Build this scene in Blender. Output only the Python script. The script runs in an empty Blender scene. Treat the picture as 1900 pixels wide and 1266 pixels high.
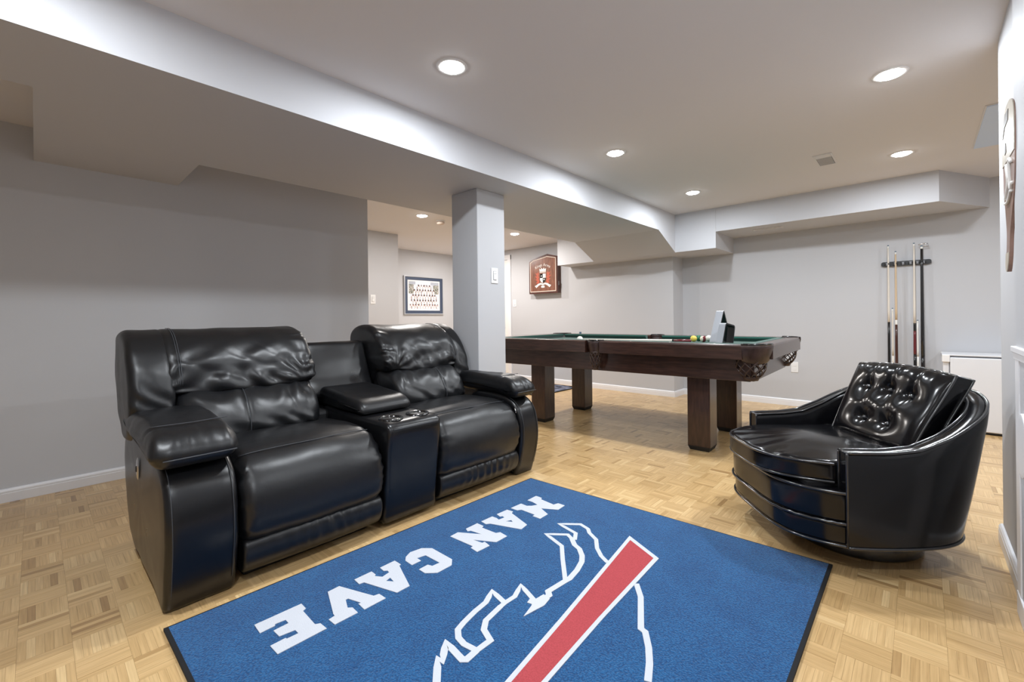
import bpy, bmesh, math, random
from mathutils import Vector, Matrix, noise
from mathutils.geometry import tessellate_polygon
random.seed(7)
PI = math.pi
S = bpy.context.scene
C = S.collection

# ---------------------------------------------------------------- camera, world, exposure
F_PX, YAW, ROLL, V0 = 819.6, 0.7475, -0.0114, 591.5
cam_d = bpy.data.cameras.new('camera')
cam = bpy.data.objects.new('camera', cam_d)
C.objects.link(cam)
cam.matrix_world = (Matrix.Translation((0, 0, 1.0)) @ Matrix.Rotation(YAW, 4, 'Z')
                    @ Matrix.Rotation(PI / 2, 4, 'X') @ Matrix.Rotation(ROLL, 4, 'Z'))
cam_d.sensor_width = 36.0
cam_d.lens = F_PX / 1900 * 36
cam_d.shift_y = (V0 - 633) / 1900
cam_d.clip_start = 0.02
S.camera = cam
S.view_settings.view_transform = 'Standard'
S.view_settings.look = 'None'
S.view_settings.gamma = 1.0
S.view_settings.use_curve_mapping = False
S.view_settings.exposure = 0.0
w = bpy.data.worlds.new('world')
S.world = w
w.use_nodes = True
w.node_tree.nodes['Background'].inputs[0].default_value = (0.80, 0.88, 1.0, 1)
w.node_tree.nodes['Background'].inputs[1].default_value = 1.0
try:
    S.cycles.use_denoising = True
    S.cycles.max_bounces = 10
    S.cycles.diffuse_bounces = 7
    S.cycles.glossy_bounces = 4
    S.cycles.sample_clamp_indirect = 6.0
except Exception:
    pass
LAMP_W = 18.2          # watts of each recessed lamp
LAMP_COL = (0.89, 0.945, 1.0)

# ---------------------------------------------------------------- room dimensions (metres)
XB, XS, XL, X1 = -2.096, -3.20, -3.787, -2.61
Z1, ZH, ZC, Z2, ZT = 1.953, 2.146, 2.188, 1.75, 1.93
YC, YD, YDU, Y0, YE, YBT = 5.39, 5.69, 5.07, 0.68, 0.0, 4.63
XR, YR = 0.255, 2.87
XA, XE_, YAE = -5.135, -6.15, 3.31
YBACK = -2.6

# ---------------------------------------------------------------- materials
MATS = {}
def mat(name, base, rough=.5, metal=0., spec=.5, coat=0., coat_rough=.1, noise_=None, bump=None,
        emit=None, rough_var=None, stretch=(1, 1, 1), sheen=0., bump2=None):
    m = bpy.data.materials.new(name); m.use_nodes = True
    nt = m.node_tree; b = nt.nodes['Principled BSDF']
    b.inputs['Base Color'].default_value = (*base, 1)
    b.inputs['Roughness'].default_value = rough
    b.inputs['Metallic'].default_value = metal
    b.inputs['Specular IOR Level'].default_value = spec
    b.inputs['Coat Weight'].default_value = coat
    b.inputs['Coat Roughness'].default_value = coat_rough
    if sheen:
        b.inputs['Sheen Weight'].default_value = sheen
    if emit:
        b.inputs['Emission Color'].default_value = (*emit[0], 1)
        b.inputs['Emission Strength'].default_value = emit[1]
    L = nt.links.new
    if noise_ or bump or rough_var:
        tc = nt.nodes.new('ShaderNodeTexCoord'); mp = nt.nodes.new('ShaderNodeMapping')
        mp.inputs['Scale'].default_value = stretch
        L(tc.outputs['Object'], mp.inputs['Vector'])
    def nz(scale, detail=4):
        n = nt.nodes.new('ShaderNodeTexNoise'); n.inputs['Scale'].default_value = scale
        n.inputs['Detail'].default_value = detail
        L(mp.outputs['Vector'], n.inputs['Vector']); return n
    if noise_:
        n = nz(noise_[0]); cr = nt.nodes.new('ShaderNodeValToRGB')
        a = noise_[1]
        c2 = noise_[2] if len(noise_) > 2 else base
        cr.color_ramp.elements[0].position = .3; cr.color_ramp.elements[1].position = .7
        cr.color_ramp.elements[0].color = (*[max(0, c * (1 - a)) for c in base], 1)
        cr.color_ramp.elements[1].color = (*[min(1, c * (1 + a)) for c in c2], 1)
        L(n.outputs['Fac'], cr.inputs['Fac']); L(cr.outputs['Color'], b.inputs['Base Color'])
    if rough_var:
        n = nz(rough_var[0]); mr = nt.nodes.new('ShaderNodeMapRange')
        mr.inputs['To Min'].default_value = rough_var[1]; mr.inputs['To Max'].default_value = rough_var[2]
        L(n.outputs['Fac'], mr.inputs['Value']); L(mr.outputs['Result'], b.inputs['Roughness'])
    prev = None
    for bp in (bump, bump2):
        if bp:
            n = nz(bp[0], 6); bm_ = nt.nodes.new('ShaderNodeBump')
            bm_.inputs['Strength'].default_value = bp[1]; bm_.inputs['Distance'].default_value = bp[2]
            L(n.outputs['Fac'], bm_.inputs['Height'])
            if prev: L(prev.outputs['Normal'], bm_.inputs['Normal'])
            L(bm_.outputs['Normal'], b.inputs['Normal']); prev = bm_
    MATS[name] = m
    return m

mat('bulkhead_paint', (.56, .565, .59), .65, spec=.2, bump=(170, .05, .002))
mat('wall_paint', (.525, .53, .55), .6, spec=.25, bump=(180, .05, .002))
mat('ceiling_paint', (.74, .725, .735), .75, spec=.2, bump=(160, .05, .002))
mat('trim_white', (.80, .80, .82), .35)
mat('door_white', (.82, .82, .80), .4)
mat('appliance_white', (.74, .75, .78), .3)
mat('plastic_white', (.82, .82, .82), .35)
mat('leather', (.006, .0063, .0075), .40, spec=.55, rough_var=(9, .32, .44), bump=(420, .12, .0012), bump2=(22, .25, .004))
mat('leather_side', (.006, .006, .007), .29, spec=.5, rough_var=(7, .25, .33), bump=(420, .12, .001))
mat('thread', (.045, .048, .055), .6)
mat('vinyl', (.004, .004, .005), .17, spec=.42, bump=(4, .03, .006))
mat('vinyl_piping', (.02, .02, .022), .2, spec=.7, coat=.5)
mat('black_gloss', (.006, .006, .007), .16, spec=.6, coat=.4)
mat('black_matte', (.01, .01, .011), .6)
mat('rubber', (.008, .008, .009), .8)
mat('chrome', (.7, .7, .72), .15, metal=1.)
mat('grey_plastic', (.30, .30, .31), .4)
mat('dark_wood', (.032, .0145, .0105), .30, spec=.5, coat=.35, coat_rough=.15, noise_=(4, .3, (.046, .021, .015)), stretch=(2.2, 16, 16))
mat('dark_wood_v', (.034, .0145, .0105), .30, spec=.5, coat=.3, coat_rough=.15, noise_=(4, .3, (.046, .021, .015)), stretch=(16, 16, 2.2))
mat('pocket_leather', (.040, .023, .021), .36, noise_=(30, .4), bump=(90, .3, .002))
mat('net_leather', (.045, .024, .02), .42)
mat('green_cloth', (.005, .066, .048), .85, spec=.2, sheen=.3, noise_=(60, .12))
mat('cloth_rail', (.005, .066, .048), .8, spec=.2, sheen=.3)
mat('rack_black', (.010, .010, .011), .3, spec=.5)
mat('rack_grey', (.32, .33, .36), .3)
mat('cue_maple', (.62, .47, .31), .3, coat=.3)
mat('cue_pale', (.72, .66, .58), .3, coat=.3)
mat('cue_brown', (.055, .018, .012), .25, coat=.4)
mat('cue_black', (.008, .008, .009), .25, coat=.4)
mat('cue_red', (.12, .012, .016), .3, coat=.3)
mat('cue_white', (.8, .79, .75), .3)
mat('cabinet_wood', (.165, .066, .042), .32, coat=.3, noise_=(5, .3, (.21, .088, .055)), stretch=(10, 10, 1.5))
mat('cabinet_edge', (.085, .03, .022), .35, noise_=(6, .4), stretch=(10, 10, 1.5))
mat('cream_paint', (.66, .55, .47), .5)
mat('cabinet_red', (.42, .085, .045), .5)
mat('cabinet_white', (.75, .73, .70), .5)
mat('frame_silver', (.55, .56, .58), .3, metal=.6)
mat('mat_navy', (.045, .065, .115), .6)
mat('paddle_wood', (.25, .145, .11), .35, coat=.2, noise_=(5, .3), stretch=(12, 12, 2))
mat('paddle_cream', (.46, .41, .33), .4, noise_=(14, .15))
mat('paddle_dark', (.10, .085, .07), .5)
mat('rug_black', (.010, .010, .012), .9)
mat('rug_white', (.62, .645, .70), .95, spec=.1, bump=(300, .5, .004))
mat('rug_red', (.45, .075, .085), .95, spec=.1, noise_=(220, .14), bump=(300, .6, .004))
mat('hall_rug', (.02, .022, .035), .95, spec=.1, noise_=(9, .9, (.14, .15, .20)))
mat('lens', (1, 1, 1), .4, emit=((.96, .98, 1.0), 40.0))
mat('vent_paint', (.70, .69, .69), .5)
mat('vent_dark', (.44, .43, .43), .7)
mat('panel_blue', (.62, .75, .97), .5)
mat('chalk_blue', (.10, .16, .22), .8)

def rug_material():
    m = bpy.data.materials.new('rug_blue'); m.use_nodes = True; nt = m.node_tree; L = nt.links.new
    b = nt.nodes['Principled BSDF']; b.inputs['Roughness'].default_value = .95
    b.inputs['Specular IOR Level'].default_value = .08
    b.inputs['Sheen Weight'].default_value = .25
    tc = nt.nodes.new('ShaderNodeTexCoord')
    n1 = nt.nodes.new('ShaderNodeTexNoise'); n1.inputs['Scale'].default_value = 190; n1.inputs['Detail'].default_value = 3
    n2 = nt.nodes.new('ShaderNodeTexNoise'); n2.inputs['Scale'].default_value = 7; n2.inputs['Detail'].default_value = 5
    for n in (n1, n2): L(tc.outputs['Object'], n.inputs['Vector'])
    c1 = nt.nodes.new('ShaderNodeValToRGB')
    c1.color_ramp.elements[0].position = .34; c1.color_ramp.elements[1].position = .64
    c1.color_ramp.elements[0].color = (.006, .052, .165, 1); c1.color_ramp.elements[1].color = (.018, .125, .315, 1)
    L(n1.outputs['Fac'], c1.inputs['Fac'])
    mx = nt.nodes.new('ShaderNodeMix'); mx.data_type = 'RGBA'; mx.blend_type = 'MULTIPLY'
    c2 = nt.nodes.new('ShaderNodeValToRGB')
    c2.color_ramp.elements[0].position = .3; c2.color_ramp.elements[1].position = .7
    c2.color_ramp.elements[0].color = (.82, .84, .88, 1); c2.color_ramp.elements[1].color = (1.1, 1.08, 1.05, 1)
    L(n2.outputs['Fac'], c2.inputs['Fac'])
    mx.inputs['Factor'].default_value = 1
    L(c1.outputs['Color'], mx.inputs['A']); L(c2.outputs['Color'], mx.inputs['B'])
    L(mx.outputs['Result'], b.inputs['Base Color'])
    bp = nt.nodes.new('ShaderNodeBump'); bp.inputs['Strength'].default_value = .8; bp.inputs['Distance'].default_value = .006
    L(n1.outputs['Fac'], bp.inputs['Height']); L(bp.outputs['Normal'], b.inputs['Normal'])
    MATS['rug_blue'] = m
rug_material()

def parquet_material():
    m = bpy.data.materials.new('parquet'); m.use_nodes = True; nt = m.node_tree; L = nt.links.new
    b = nt.nodes['Principled BSDF']
    b.inputs['Specular IOR Level'].default_value = .45
    b.inputs['Coat Weight'].default_value = .25; b.inputs['Coat Roughness'].default_value = .22
    at = nt.nodes.new('ShaderNodeAttribute'); at.attribute_name = 'tone'
    uv = nt.nodes.new('ShaderNodeUVMap'); uv.uv_map = 'grain'
    mp = nt.nodes.new('ShaderNodeMapping'); mp.inputs['Scale'].default_value = (6, 150, 1)
    L(uv.outputs['UV'], mp.inputs['Vector'])
    n = nt.nodes.new('ShaderNodeTexNoise'); n.inputs['Scale'].default_value = 1; n.inputs['Detail'].default_value = 5
    L(mp.outputs['Vector'], n.inputs['Vector'])
    cr = nt.nodes.new('ShaderNodeValToRGB')
    e = cr.color_ramp.elements
    e[0].position = 0; e[0].color = (.33, .185, .072, 1)
    e[1].position = 1; e[1].color = (.80, .58, .30, 1)
    k = e.new(.35); k.color = (.57, .37, .165, 1)
    k = e.new(.7); k.color = (.70, .475, .228, 1)
    L(at.outputs['Fac'], cr.inputs['Fac'])
    g = nt.nodes.new('ShaderNodeValToRGB')
    g.color_ramp.elements[0].position = .3; g.color_ramp.elements[0].color = (.82, .78, .74, 1)
    g.color_ramp.elements[1].position = .65; g.color_ramp.elements[1].color = (1.05, 1.05, 1.05, 1)
    L(n.outputs['Fac'], g.inputs['Fac'])
    mx = nt.nodes.new('ShaderNodeMix'); mx.data_type = 'RGBA'; mx.blend_type = 'MULTIPLY'; mx.inputs['Factor'].default_value = 1
    L(cr.outputs['Color'], mx.inputs['A']); L(g.outputs['Color'], mx.inputs['B']); L(mx.outputs['Result'], b.inputs['Base Color'])
    mr = nt.nodes.new('ShaderNodeMapRange'); mr.inputs['To Min'].default_value = .24; mr.inputs['To Max'].default_value = .36
    L(n.outputs['Fac'], mr.inputs['Value']); L(mr.outputs['Result'], b.inputs['Roughness'])
    MATS['parquet'] = m
    m2 = mat('parquet_joint', (.40, .25, .12), .7)
parquet_material()

def vcol_material():
    m = bpy.data.materials.new('printed_photo'); m.use_nodes = True; nt = m.node_tree
    a = nt.nodes.new('ShaderNodeAttribute'); a.attribute_name = 'ink'
    nt.links.new(a.outputs['Color'], nt.nodes['Principled BSDF'].inputs['Base Color'])
    nt.nodes['Principled BSDF'].inputs['Roughness'].default_value = .3
    MATS['printed_photo'] = m
vcol_material()

# ---------------------------------------------------------------- helpers
def link_mesh(name, me, m, parent=None, smooth=False):
    o = bpy.data.objects.new(name, me); C.objects.link(o)
    if m: me.materials.append(MATS[m])
    if parent is not None: o.parent = parent
    if smooth:
        me.polygons.foreach_set('use_smooth', [True] * len(me.polygons))
    return o
def obj(name, verts, faces, m, parent=None, smooth=False):
    me = bpy.data.meshes.new(name); me.from_pydata([tuple(v) for v in verts], [], faces); me.update()
    bm = bmesh.new(); bm.from_mesh(me); bmesh.ops.recalc_face_normals(bm, faces=bm.faces); bm.to_mesh(me); bm.free()
    return link_mesh(name, me, m, parent, smooth)
def thing(name, label, cat, loc=(0, 0, 0), rz=0, group=None):
    o = bpy.data.objects.new(name, None); C.objects.link(o)
    o.location = loc; o.rotation_euler = (0, 0, rz); o.empty_display_size = .1
    o['label'] = label; o['category'] = cat
    if group: o['group'] = group
    return o
def tag(o, label, cat, group=None):
    o['label'] = label; o['category'] = cat
    if group: o['group'] = group
    return o
def struct(o):
    o['kind'] = 'structure'; return o

class G:
    """collects shapes into one mesh; off is subtracted so world numbers can be used under a root"""
    def __init__(s, off=(0, 0, 0)):
        s.v = []; s.f = []; s.off = Vector(off)
    def add(s, vs, fs):
        n = len(s.v); s.v += [Vector(v) - s.off for v in vs]; s.f += [tuple(i + n for i in f) for f in fs]; return s
    def box(s, x0, x1, y0, y1, z0, z1):
        vs = [(x, y, z) for z in (z0, z1) for y in (y0, y1) for x in (x0, x1)]
        return s.add(vs, [(0, 2, 3, 1), (4, 5, 7, 6), (0, 1, 5, 4), (2, 6, 7, 3), (0, 4, 6, 2), (1, 3, 7, 5)])
    def rbox(s, x0, x1, y0, y1, z0, z1, r=.004, seg=2):
        bm = bmesh.new(); bmesh.ops.create_cube(bm, size=1)
        bmesh.ops.scale(bm, vec=(x1 - x0, y1 - y0, z1 - z0), verts=bm.verts)
        bmesh.ops.translate(bm, vec=((x0 + x1) / 2, (y0 + y1) / 2, (z0 + z1) / 2), verts=bm.verts)
        bmesh.ops.bevel(bm, geom=bm.edges[:], offset=r, segments=seg, affect='EDGES', profile=.5)
        bm.verts.index_update()
        s.add([v.co.copy() for v in bm.verts], [tuple(v.index for v in f.verts) for f in bm.faces]); bm.free(); return s
    def prism(s, poly, z0, z1):
        n = len(poly)
        vs = [(x, y, z0) for x, y in poly] + [(x, y, z1) for x, y in poly]
        fs = [(i, (i + 1) % n, n + (i + 1) % n, n + i) for i in range(n)]
        t = tessellate_polygon([[Vector((x, y, 0)) for x, y in poly]])
        fs += [tuple(q) for q in t] + [tuple(n + i for i in q[::-1]) for q in t]
        return s.add(vs, fs)
    def extrude(s, poly, fn, t0, t1, hole=None):
        """poly in (a,b), fn(a,b,t)->xyz"""
        loops = [poly] + ([hole] if hole else [])
        allp = [p for l in loops for p in l]; n = len(allp)
        vs = [fn(a, b, t0) for a, b in allp] + [fn(a, b, t1) for a, b in allp]
        fs = []; k = 0
        for l in loops:
            m = len(l); fs += [(k + i, k + (i + 1) % m, n + k + (i + 1) % m, n + k + i) for i in range(m)]; k += m
        t = tessellate_polygon([[Vector((a, b, 0)) for a, b in l] for l in loops])
        fs += [tuple(q) for q in t] + [tuple(n + i for i in q[::-1]) for q in t]
        return s.add(vs, fs)
    def tube(s, pts, r, seg=8, closed=False, cap=True):
        pts = [Vector(p) for p in pts]; n = len(pts); rs = r if isinstance(r, (list, tuple)) else [r] * n
        rings = []; up = None
        for i, p in enumerate(pts):
            a = pts[(i - 1) % n] if (closed or i > 0) else p
            b = pts[(i + 1) % n] if (closed or i < n - 1) else p
            d = (b - a).normalized() if (b - a).length > 1e-9 else Vector((0, 0, 1))
            if up is None or abs(up.dot(d)) > .98:
                up = Vector((0, 0, 1)) if abs(d.z) < .9 else Vector((1, 0, 0))
            e1 = (up - d * up.dot(d)).normalized(); up = e1; e2 = d.cross(e1)
            rings.append([p + rs[i] * (math.cos(2 * PI * k / seg) * e1 + math.sin(2 * PI * k / seg) * e2) for k in range(seg)])
        vs = [v for rg in rings for v in rg]; fs = []
        m = n if closed else n - 1
        for i in range(m):
            j = (i + 1) % n
            fs += [(i * seg + k, i * seg + (k + 1) % seg, j * seg + (k + 1) % seg, j * seg + k) for k in range(seg)]
        if not closed and cap:
            fs += [tuple(range(seg))[::-1], tuple((n - 1) * seg + k for k in range(seg))]
        return s.add(vs, fs)
    def lathe(s, prof, cx, cy, seg=32, fn=None):
        """prof [(r,z)]; r=0 ends close"""
        fn = fn or (lambda x, y, z: (cx + x, cy + y, z))
        vs = []; fs = []; idx = []
        for r, z in prof:
            if r < 1e-6:
                idx.append([len(vs)] * seg); vs.append(fn(0, 0, z))
            else:
                idx.append([len(vs) + k for k in range(seg)])
                vs += [fn(r * math.cos(2 * PI * k / seg), r * math.sin(2 * PI * k / seg), z) for k in range(seg)]
        for i in range(len(prof) - 1):
            for k in range(seg):
                q = [idx[i][k], idx[i][(k + 1) % seg], idx[i + 1][(k + 1) % seg], idx[i + 1][k]]
                q = list(dict.fromkeys(q))
                if len(q) > 2: fs.append(tuple(q))
        return s.add(vs, fs)
    def sphere(s, c, r, seg=16, rings=10):
        prof = [(r * math.sin(PI * i / rings), c[2] - r * math.cos(PI * i / rings)) for i in range(rings + 1)]
        prof[0] = (0, prof[0][1]); prof[-1] = (0, prof[-1][1])
        return s.lathe(prof, c[0], c[1], seg)
    def build(s, name, m, parent=None, smooth=False, disp=None):
        if disp:
            me = bpy.data.meshes.new('tmp'); me.from_pydata(s.v, [], s.f); me.update()
            bm = bmesh.new(); bm.from_mesh(me); bmesh.ops.recalc_face_normals(bm, faces=bm.faces); bm.normal_update()
            ds = [disp(v.co + s.off, v.normal) for v in bm.verts]
            for v, d in zip(bm.verts, ds): s.v[v.index] = s.v[v.index] + (v.normal * d if not isinstance(d, Vector) else d)
            bm.free(); bpy.data.meshes.remove(me)
        return obj(name, s.v, s.f, m, parent, smooth)

def catmull(pts, n=6, closed=True):
    out = []; N = len(pts)
    for i in range(N if closed else N - 1):
        if closed: p = [Vector(pts[(i + k - 1) % N]) for k in range(4)]
        else: p = [Vector(pts[min(max(i + k - 1, 0), N - 1)]) for k in range(4)]
        for j in range(n):
            t = j / n
            out.append(.5 * ((2 * p[1]) + (-p[0] + p[2]) * t + (2 * p[0] - 5 * p[1] + 4 * p[2] - p[3]) * t * t + (-p[0] + 3 * p[1] - 3 * p[2] + p[3]) * t ** 3))
    if not closed: out.append(Vector(pts[-1]))
    return out
def resample(pts, step, closed=True):
    P = [Vector(p) for p in pts]; out = []
    N = len(P)
    for i in range(N if closed else N - 1):
        a, b = P[i], P[(i + 1) % N]; k = max(1, int(round((b - a).length / step)))
        out += [a.lerp(b, j / k) for j in range(k)]
    if not closed: out.append(P[-1])
    return out
def even(pts, n, closed=True):
    P = [Vector(p) for p in pts]
    if closed: P.append(P[0])
    L = [0]
    for a, b in zip(P, P[1:]): L.append(L[-1] + (b - a).length)
    out = []; k = 0
    cnt = n if closed else n - 1
    for i in range(n):
        t = L[-1] * i / cnt
        while k < len(L) - 2 and L[k + 1] < t: k += 1
        out.append(P[k].lerp(P[k + 1], (t - L[k]) / max(1e-9, L[k + 1] - L[k])))
    return out
def loft(g, prof, t0, t1, rad, fn, nround=4, nmid=8, bulge=0., end0=True, end1=True):
    """rounded-end extrusion of closed profile prof (a,b) along t; fn(a,b,t)->xyz"""
    P = [Vector(p) for p in prof]; n = len(P)
    ar = sum(P[i].x * P[(i + 1) % n].y - P[(i + 1) % n].x * P[i].y for i in range(n))
    nor = []
    for i in range(n):
        d = P[(i + 1) % n] - P[i - 1]
        m = Vector((d.y, -d.x)); m = m.normalized() if m.length > 1e-9 else Vector((0, 0))
        nor.append(m if ar > 0 else -m)
    cen = sum(P, Vector((0, 0))) / n
    secs = []
    for i in range(nround + 1):
        a = i / nround * PI / 2
        secs.append((t0 + rad * (1 - math.cos(a)), rad * (1 - math.sin(a))))
    for i in range(1, nmid): secs.append((t0 + rad + (t1 - t0 - 2 * rad) * i / nmid, 0))
    for i in range(nround, -1, -1):
        a = i / nround * PI / 2
        secs.append((t1 - rad * (1 - math.cos(a)), rad * (1 - math.sin(a))))
    rings = [[(p - nn * ins, t) for p, nn in zip(P, nor)] for t, ins in secs]
    def cap(r, t, sg):
        out = []
        for sc in (.85, .6, .3):
            out.append([(cen + (p - cen) * sc, t + sg * bulge * (1 - sc * sc)) for p, _ in r])
        return out
    c0 = cap(rings[0], t0, -1)[::-1]; c1 = cap(rings[-1], t1, 1)
    allr = c0 + rings + c1
    vs = [fn(p.x, p.y, t) for r in allr for p, t in r]; fs = []
    for i in range(len(allr) - 1):
        for k in range(n): fs.append((i * n + k, i * n + (k + 1) % n, (i + 1) * n + (k + 1) % n, (i + 1) * n + k))
    a = len(vs); vs.append(fn(cen.x, cen.y, t0 - bulge)); vs.append(fn(cen.x, cen.y, t1 + bulge)); b0 = (len(allr) - 1) * n
    for k in range(n): fs += [(a, (k + 1) % n, k), (a + 1, b0 + k, b0 + (k + 1) % n)]
    return g.add(vs, fs)
def copy_tree(o, parent=None):
    c = o.copy(); C.objects.link(c)
    if parent is not None: c.parent = parent
    for ch in list(o.children): copy_tree(ch, c)
    return c
def gauss(d, s): return math.exp(-(d / s) ** 2)

# ================================================================ STRUCTURE
def slab(name, m, *boxes):
    g = G()
    for b in boxes: g.box(*b)
    return struct(g.build(name, m))
slab('wall_left', 'wall_paint', (XL - .12, XL, YBACK, 2.116, 0, ZH + .02))
slab('wall_back', 'wall_paint', (-4.0, 2.4, YBACK - .12, YBACK, 0, ZC))
slab('wall_right', 'wall_paint', (XR, XR + .12, YBACK, YR, 0, ZC))
slab('wall_far', 'wall_paint', (-2.26, 2.42, YD, YD + .15, 0, ZC))
slab('wall_far_left', 'wall_paint', (-6.3, -5.90, YC, YC + .45, 0, ZH), (-5.90, -5.04, YC, YC + .45, 2.02, ZH), (-5.04, -2.26, YC, YC + .45, 0, ZH))
slab('wall_side_room', 'wall_paint', (2.3, 2.42, YR - .12, YD, 0, ZC), (XR + .12, 2.3, YR - .12, YR, 0, ZC))
slab('wall_hall', 'wall_paint', (XE_ - .12, XA, 1.0, YAE, 0, ZH))
slab('wall_hall_end', 'wall_paint', (XE_ - .12, XE_, YAE, YC, 0, ZH))
slab('wall_hall_back', 'wall_paint', (XA, XL - .12, 1.0, 1.12, 0, ZH))
slab('ceiling', 'ceiling_paint', (-2.3, 2.42, YBACK - .12, YD + .15, ZC, ZC + .12))
slab('ceiling', 'ceiling_paint', (-6.3, -2.62, YBACK - .12, YC + .45, ZH, ZH + .04))

g = G()
g.prism([(XB, YBACK), (XB, YBT), (XS, YBT), (XS, Y0), (XL, Y0), (XL, YE), (X1, YE), (X1, YBACK)], Z1, ZC)
g.extrude([(YBT, Z1), (YDU, Z2), (YDU, ZC), (YBT, ZC)], lambda a, b, t: (t, a, b), XS, XB)
struct(g.build('trim_1', 'bulkhead_paint'))
g = G()
g.prism([(-3.80, YDU), (-1.645, YDU), (-1.645, YD), (-2.26, YD), (-2.26, YC), (-3.80, YC)], Z2, ZC)
g.prism([(-1.645, YDU + .006), (.115, YDU + .006), (.446, YD), (-1.645, YD)], ZT, ZC)
struct(g.build('trim_2', 'bulkhead_paint'))
struct(G().rbox(-2.645, -2.36, 2.185, 2.47, 0, Z1, .004).build('trim_3', 'wall_paint'))   # square column

def baseboard(name, p, q, nrm, h=.075):
    """p->q on the floor, nrm points into the room"""
    p, q, nrm = Vector((*p, 0)), Vector((*q, 0)), Vector((*nrm, 0))
    prof = [(0, 0), (.014, 0), (.014, h * .66), (.0115, h * .70), (.0115, h * .73), (.0135, h * .76), (.0125, h * .86), (.007, h * .97), (0, h)]
    g = G(); n = len(prof)
    vs = [pt + nrm * a + Vector((0, 0, b)) for pt in (p, q) for a, b in prof]
    g.add(vs, [(i, (i + 1) % n, n + (i + 1) % n, n + i) for i in range(n)] + [tuple(range(n)), tuple(range(n, 2 * n))])
    return struct(g.build(name, 'trim_white'))
baseboard('baseboard_left', (XL, YBACK), (XL, 2.116), (1, 0))
baseboard('baseboard_far_left', (-5.005, YC), (-2.26, YC), (0, -1))
baseboard('baseboard_return', (-2.26, YC - .014), (-2.26, YD), (1, 0))
baseboard('baseboard_far', (-2.26, YD), (2.3, YD), (0, -1))
baseboard('baseboard_right', (XR, 2.26), (XR, YR + .014), (-1, 0))
baseboard('baseboard_hall_end', (XE_, YAE), (XE_, YC), (1, 0))

# hall door, mostly behind the column
d = struct(G().box(-5.865, -5.075, YC + .01, YC + .045, .01, 1.985).build('door_1', 'door_white'))
g = G()
for (a, b) in ((-5.790, -5.510), (-5.430, -5.150)):
    for (c, e) in ((.12, .75), (.85, 1.45), (1.53, 1.90)): g.rbox(a, b, YC - .0, YC + .012, c, e, .005)
g.build('door_panel', 'door_white', d)
for z in (.25, 1.05, 1.78): G().box(-5.085, -5.060, YC - .004, YC + .012, z, z + .09).build('hinge', 'chrome', d)
g = G(); g.box(-5.075, -5.005, YC - .016, YC + .02, 0, 2.06); g.box(-5.940, -5.865, YC - .016, YC + .02, 0, 2.06); g.box(-5.940, -5.005, YC - .018, YC + .02, 1.99, 2.065)
struct(g.build('trim_4', 'trim_white'))
G().tube([(-4.980, YC, .05), (-4.980, YC - .05, .05)], [.012, .016]).build('door_stop', 'rubber', d)

# chimney breast with mantel at the right edge
br = struct(G().box(.232, XR + .1, YBACK, 2.235, 0, ZC).build('trim_5', 'wall_paint'))
g = G(); g.rbox(.222, .30, -1.2, 2.268, .868, .888, .003); g.rbox(.227, .30, -1.2, 2.252, .845, .868, .002)
g.build('mantel_shelf', 'trim_white', br)
g = G(); g.rbox(.2285, .24, 2.16, 2.232, .075, .845, .001); g.rbox(.2285, .24, -.9, -.72, .075, .845, .001)
g.build('pilaster', 'trim_white', br)
pr = [(2.085 + .095 * math.cos(2 * PI * i / 40), .585 + .10 * math.sin(2 * PI * i / 40)) for i in range(40)]
loft(G(), pr, .224, .2335, .003, lambda a, b, t: (t, a, b), 3, 2).build('round_rosette', 'trim_white', br, True)
g = G(); g.rbox(.2285, .2315, .15, 1.45, .10, .72, .001); g.build('unseen_dark_panel', 'black_gloss', br)  # unseen black panel, added to darken the reflections in the leather
g = G(); g.rbox(.2265, .24, -1.0, 2.225, 0, .075, .002); g.build('plinth', 'trim_white', br)

# ---------------------------------------------------------------- parquet floor
fl = struct(G().box(-6.3, 2.4, YBACK - .1, YD + .2, -.06, -.004).build('floor', 'parquet_joint'))
def to_px(p):
    c, s = math.cos(YAW), math.sin(YAW)
    d = -p[0] * s + p[1] * c
    if d < .15: return None
    u = (p[0] * c + p[1] * s) / d * F_PX; v = -(p[2] - 1) / d * F_PX
    return 950 + u - ROLL * v, V0 + v + ROLL * u, d
RUG = [(-1.809, .274), (-1.787, 2.083), (-.267, 2.144), (-.262, .300)]
PITCH, NF = .1185, 6
strips = []
for i in range(-36, 38):
    for j in range(-24, 48):
        x0 = -2.085 + i * PITCH; y0 = .0715 + j * PITCH
        if x0 < -3.95 and y0 < 2.0: continue
        if x0 > .30 and y0 < 2.7: continue
        if x0 > 1.2 or y0 > YD: continue
        along_y = (i + j) % 2 == 0
        base = random.gauss(.60, .08)
        for k in range(NF):
            wd = PITCH / NF
            tone = base + random.gauss(0, .07)
            r = random.random()
            if r < .05: tone = random.uniform(.10, .36)
            elif r < .10: tone = random.uniform(.85, 1)
            if along_y: q = (x0 + k * wd, x0 + (k + 1) * wd, y0, y0 + PITCH)
            else: q = (x0, x0 + PITCH, y0 + k * wd, y0 + (k + 1) * wd)
            strips.append((q, along_y, min(1, max(0, tone)), random.uniform(-.0003, .0003), random.uniform(-.004, .004), random.random() * 50))
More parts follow.
